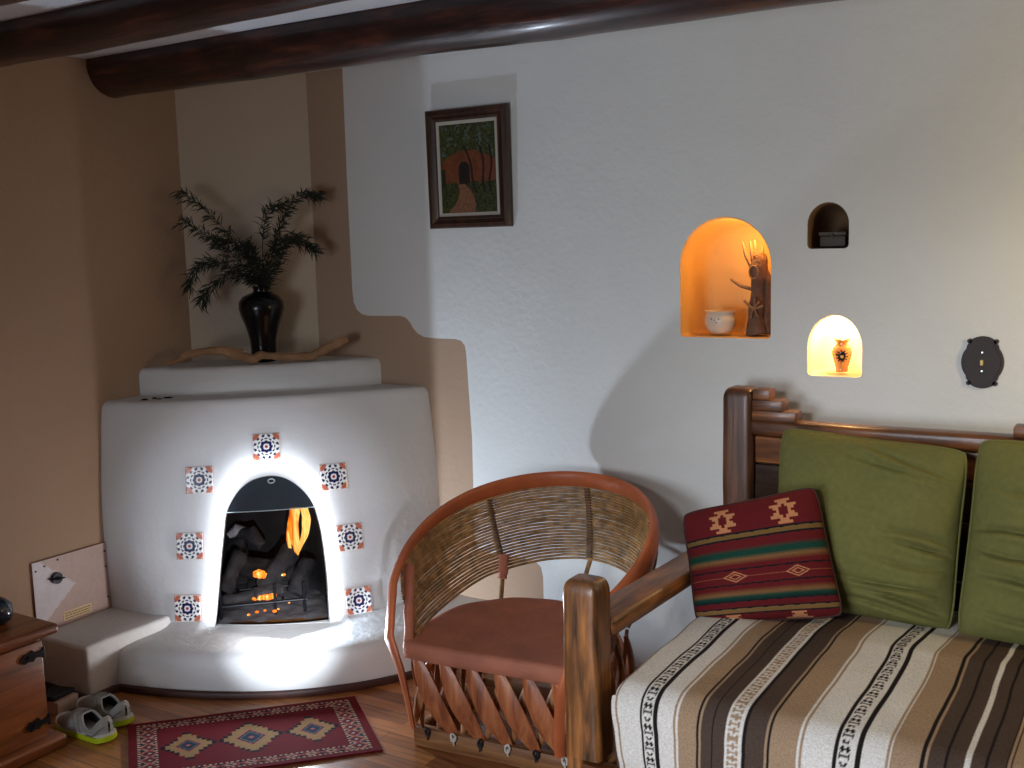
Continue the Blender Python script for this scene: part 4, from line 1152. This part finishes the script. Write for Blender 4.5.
# ------------------------------------------------------------ sneakers
M_mesh = simple('sneaker_mesh', c255(158, 156, 150), rough=.8, bump=.5, bscale=300, var=.12, vscale=60)
M_grey = simple('sneaker_overlay', c255(120, 118, 114), rough=.5)
M_lime = simple('lime_sole', c255(186, 208, 26), rough=.5)
M_wsole = simple('pale_midsole', c255(196, 198, 190), rough=.5)
M_in = simple('shoe_lining', c255(34, 34, 38), rough=.9)
def shoe(heel, ang, L, side, label):
    o = empty('sneaker', heel, ang, label=label, cat='shoe', group=None)
    Tm = o.matrix_basis
    def Q(x, y, z): return Tm @ Vector((x, y, z))
    def wid(t): return interp(t, [0, .03, .10, .25, .45, .62, .78, .90, .97, 1], [.004, .022, .031, .033, .034, .042, .044, .036, .020, .002])
    def hgt(t): return interp(t, [0, .04, .15, .30, .42, .55, .70, .85, .95, 1], [.070, .080, .068, .064, .080, .078, .064, .052, .042, .030])
    def gap(t): return interp(t, [0, .05, .09, .15, .22, .32, .40, .44], [0, 0, .45, .75, .85, .75, .4, 0])
    def sec(t, s, a, k=1.0):
        w = wid(t)*k; h = hgt(t)
        g = gap(t); ph = lerp(g, 1.0, a)*PI/2*1.05      # 0 top, 1 side at the sole
        y = s*w*math.sin(ph)**.75 if ph < PI/2 else s*w*(1-.06*(ph-PI/2))
        z = .026+(h-.026)*max(0, math.cos(ph))**.62
        if ph > PI/2: z = .026-.004
        return Q(t*L, y+(.004*math.sin(t*PI)), z)
    for nm, k, mat in (('upper', 1.0, M_mesh), ('lining', .90, M_in)):
        m = MB()
        for s in (-1, 1):
            m.grid(44, 12, lambda a, b, s=s: sec(a, s, b, k)-(Tm.to_3x3() @ Vector((0, 0, .003)) if k < 1 else Vector((0, 0, 0))), flip=(s > 0))
        m.build(nm, mat, o)
    c = MB(); ring_ = [sec(.035+.385*i/20, 1, 0) for i in range(21)]+[sec(.42-.385*i/20, -1, 0) for i in range(21)]
    c.tube(ring_+[ring_[0]], .0042, n=6); c.build('collar', M_mesh, o)
    tg = MB(); tg.grid(8, 6, lambda a, b: Q((.36+.14*a)*L, (b-.5)*.036, .082+.012*(1-a)-.006*abs(b-.5)*2-(.012 if a > .8 else 0))); tg.build('tongue', M_grey, o)
    lc = MB()
    for k in range(5):
        t = .46+.055*k; z = hgt(t)+.002
        lc.tube([Q(t*L, -.018, z-.006), Q((t+.01)*L, 0, z+.002), Q((t+.02)*L, .018, z-.006)], .0022, n=6)
    lc.build('laces', M_grey, o)
    ov = MB()
    for s in (-1, 1):
        for t0_, t1_ in ((.50, .40), (.58, .50), (.66, .60), (.74, .70)):
            ov.tube([sec(lerp(t0_, t1_, q/5), s, .25+.7*q/5, 1.005) for q in range(6)], .0022, n=6)
        
        ov.tube([sec(.02+.26*q/5, s, .70+.2*math.sin(q*.5), 1.015) for q in range(6)], .0035, n=6)
    ov.build('overlay_stripes', M_grey, o)
    def sole(z0, z1, grow, nm, mat, teeth=False):
        m = MB(); pts = []; n_ = 60
        for i in range(n_+1):
            t = i/n_; pts.append((t*L+ (t-.5)*.014, (wid(t)+grow)))
        outl = pts+[(x, -y) for x, y in pts[::-1]]
        def zz(x, z): t = x/L; return z+(.012*clamp((t-.8)/.2)**2)+.006*clamp((.10-t)/.1)
        kx = len(outl)
        top = [Q(x, y, zz(x, z1)) for x, y in outl]; mid = [Q(x, y*1.03+0, zz(x, (z0+z1)/2)) for x, y in outl]; bot = [Q(x, y*(.95 if (teeth and (i//2) % 2) else 1.0), zz(x, z0)) for i, (x, y) in enumerate(outl)]
        m.add(top+mid+bot, [(i, (i+1) % kx, kx+(i+1) % kx, kx+i) for i in range(kx)]+[(kx+i, kx+(i+1) % kx, 2*kx+(i+1) % kx, 2*kx+i) for i in range(kx)]+[tuple(range(kx)), tuple(range(3*kx-1, 2*kx-1, -1))])
        m.build(nm, mat, o)
    sole(.001, .018, .006, 'outsole', M_lime, True)
    sole(.018, .027, .003, 'midsole', M_wsole)
    return o
shoe((-2.835, 2.055, 0), math.radians(179), .245, 1, 'grey sneaker with lime sole on the floor, the one nearer the wooden chest')
shoe((-2.885, 2.160, 0), math.radians(176), .245, -1, 'grey sneaker with lime sole on the floor, the one nearer the hearth')
# pale box behind the shoes
bx = empty('small_carton', (-3.20, 2.13, 0), math.radians(8), label='small pale carton with a dark top between chest and white bench', cat='box')
m = MB(); Tb = bx.matrix_basis
m.box((-.06, -.045, 0), (.045, .045, .046), bev=.002, M=Tb); m.build('carton_body', simple('pale_card', c255(196, 172, 158), rough=.8), bx, smooth=False)
MB().box((-.062, -.047, .046), (.035, .047, .062), bev=.003, M=Tb @ Matrix.Rotation(math.radians(-5), 4, 'Y')).build('dark_lid', M_in, bx, smooth=False)

# ------------------------------------------------------------ wooden chest
CB = empty('wooden_chest', (-3.2, 1.55, 0), label='orange-brown pine chest with black iron hinges at the left edge', cat='chest')
MB().box((XL+.002, 1.15, .045), (-2.957, 1.925, .372), bev=.004).build('body', M_chest, CB)
MB().box((-2.957, 1.20, .065), (-2.946, 1.922, .362), bev=.004).build('door', M_chest, CB)
MB().box((XL+.002, 1.10, .372), (-2.928, 1.975, .404), bev=.012, seg=3).build('lid', M_chest, CB)
MB().box((XL+.002, 1.12, 0), (-2.925, 1.972, .045), bev=.014, seg=3).build('plinth', M_chest, CB)
for zz in (.322, .105):
    h = MB(); x0 = -2.946
    pol = [(1.925, zz-.010), (1.925, zz+.012), (1.895, zz+.008), (1.886, zz+.020), (1.870, zz+.012), (1.858, zz+.016), (1.842, zz-.001), (1.858, zz-.016), (1.870, zz-.012), (1.886, zz-.016), (1.895, zz-.006)]
    h.prism(pol, x0, x0+.005, axis=0); h.tube([(x0, 1.872, zz), (x0+.009, 1.872, zz)], .006, n=10)
    h.tube([(x0, 1.924, zz-.016), (x0, 1.924, zz+.018)], .005, n=8)
    h.build('hinge', M_iron, CB, smooth=False)
pc = Vector((-3.10, 1.868, .405))
tag(MB().lathe([(.001, 0), (.03, 0), (.05, .012), (.058, .035), (.054, .06), (.035, .078), (.018, .086), (.016, .11), (.024, .13), (.020, .13), (.012, .11)], 32, pc).build('jug', simple('blue_black_glaze', c255(14, 30, 46), rough=.12, coat=.5), loc=pc),
    'round glossy blue-black jug on the chest lid at the left edge', 'jug')

# ------------------------------------------------------------ light
def light(kind, name, loc, energy, col, size=.1, target=None, **kw):
    l = bpy.data.lights.new(name, kind); l.energy = energy; l.color = col
    if kind == 'AREA': l.shape = kw.get('shape', 'DISK'); l.size = size
    else: l.shadow_soft_size = size
    if kind == 'AREA' and 'size_y' in kw: l.size_y = kw['size_y']
    if kind == 'SPOT': l.spot_size = math.radians(kw['cone']); l.spot_blend = kw.get('blend', .5)
    o = bpy.data.objects.new(name, l); COL.objects.link(o); o.location = loc
    if target is not None: o.rotation_euler = (Vector(target)-Vector(loc)).to_track_quat('-Z', 'Y').to_euler()
    return o
hot = W(1.05, .06, .165)
light('SPOT', 'sun_patch', (-.1, .2, 1.4), 1300, (.80, .89, 1.0), .02, target=W(1.05, .04, .17), cone=7.6, blend=1.0)
light('SPOT', 'sun_wash', (-.1, .2, .80), 230, (.74, .83, 1.0), .03, target=W(.8, .0, .48), cone=18, blend=.8)
halo = arch_loop(-.022, -.032)
cum = [0.0]
for i in range(1, len(halo)): cum.append(cum[-1]+(halo[i]-halo[i-1]).length)
for i in range(26):  # unseen spots added along the arch to make its pale halo
    d = cum[-1]*(.03+.94*i/25); k = next(q for q in range(1, len(cum)) if cum[q] >= d)
    p = halo[k-1].lerp(halo[k], (d-cum[k-1])/(cum[k]-cum[k-1]))
    light('SPOT', 'arch_halo_fill', p, .15, (.80, .88, 1.0), .02, target=Vector(p)-OUT, cone=150, blend=.8)
def beam(name, loc, az, cone, energy, col):
    o = light('SPOT', name, loc, energy, col, .026, target=Vector(loc)+Vector((math.sin(math.radians(az)), math.cos(math.radians(az)), 0)), cone=cone, blend=.0)
    return o
beam('hearth_glare_right', (-2.65, 2.68, .170), 13.0+90, 180, 33, (.68, .82, 1.0))
beam('hearth_glare_left', (-2.65, 2.68, .170), -98.6-90, 180, 8, (.95, .93, .95))
light('SPOT', 'daybed_fill', (-.9, -1.4, 2.05), 330, (.95, .96, 1.0), .35, target=(-.55, 2.75, .5), cone=34, blend=1.0)  # unseen fill spot added to brighten the blanket and seat
wd = light('AREA', 'window_daylight', (-1.6, -1.6, .9), 18, (.82, .90, 1.0), 1.1, target=(-.6, 3.2, .35), shape='SQUARE')
wd.data.spread = math.radians(90)
light('POINT', 'niche_bulb', (-1.205, YR+.055, 1.555), 1.7, (1.0, .50, .12), .012)
light('POINT', 'niche_bulb', (-.93, YR+.06, 1.262), 3.0, (1.0, .66, .25), .010)
light('POINT', 'table_lamp', (.20, 3.0, 1.40), 11.0, (1.0, .76, .38), .08)
light('POINT', 'fire_glow', W(.66, .09, .44), .10, (1.0, .45, .12), .03)
w = bpy.data.worlds.new('World'); SC.world = w; w.use_nodes = True
bg = w.node_tree.nodes['Background']; bg.inputs['Color'].default_value = (.80, .86, 1.0, 1); bg.inputs['Strength'].default_value = .16

# ------------------------------------------------------------ camera
f_px = 1076.0
a = Vector((-1732, -99, f_px)).normalized()
b = Vector((678, -162, f_px)); b = (b-a*b.dot(a)).normalized()
zz = (-a).cross(b)
if zz.y > 0: zz = -zz
rowsR = (-a, b, zz)      # world X, Y, Z axes seen from the camera (x right, y down, z forward)
cam = bpy.data.cameras.new('camera'); co = bpy.data.objects.new('camera', cam); COL.objects.link(co)
cx_ = Vector([r.x for r in rowsR]); cy_ = -Vector([r.y for r in rowsR]); cz_ = -Vector([r.z for r in rowsR])
co.matrix_world = Matrix(((cx_.x, cy_.x, cz_.x, 0), (cx_.y, cy_.y, cz_.y, 0), (cx_.z, cy_.z, cz_.z, 1.55), (0, 0, 0, 1)))
cam.sensor_width = 36; cam.lens = f_px/1024*36; cam.clip_start = .05; cam.clip_end = 60
SC.camera = co
vs_ = SC.view_settings; vs_.view_transform = 'Standard'; vs_.look = 'None'; vs_.exposure = 0.06; vs_.gamma = 1.0; vs_.use_curve_mapping = False
SC.cycles.use_denoising = True
SC.cycles.max_bounces = 8
SC.cycles.sample_clamp_indirect = 4.0
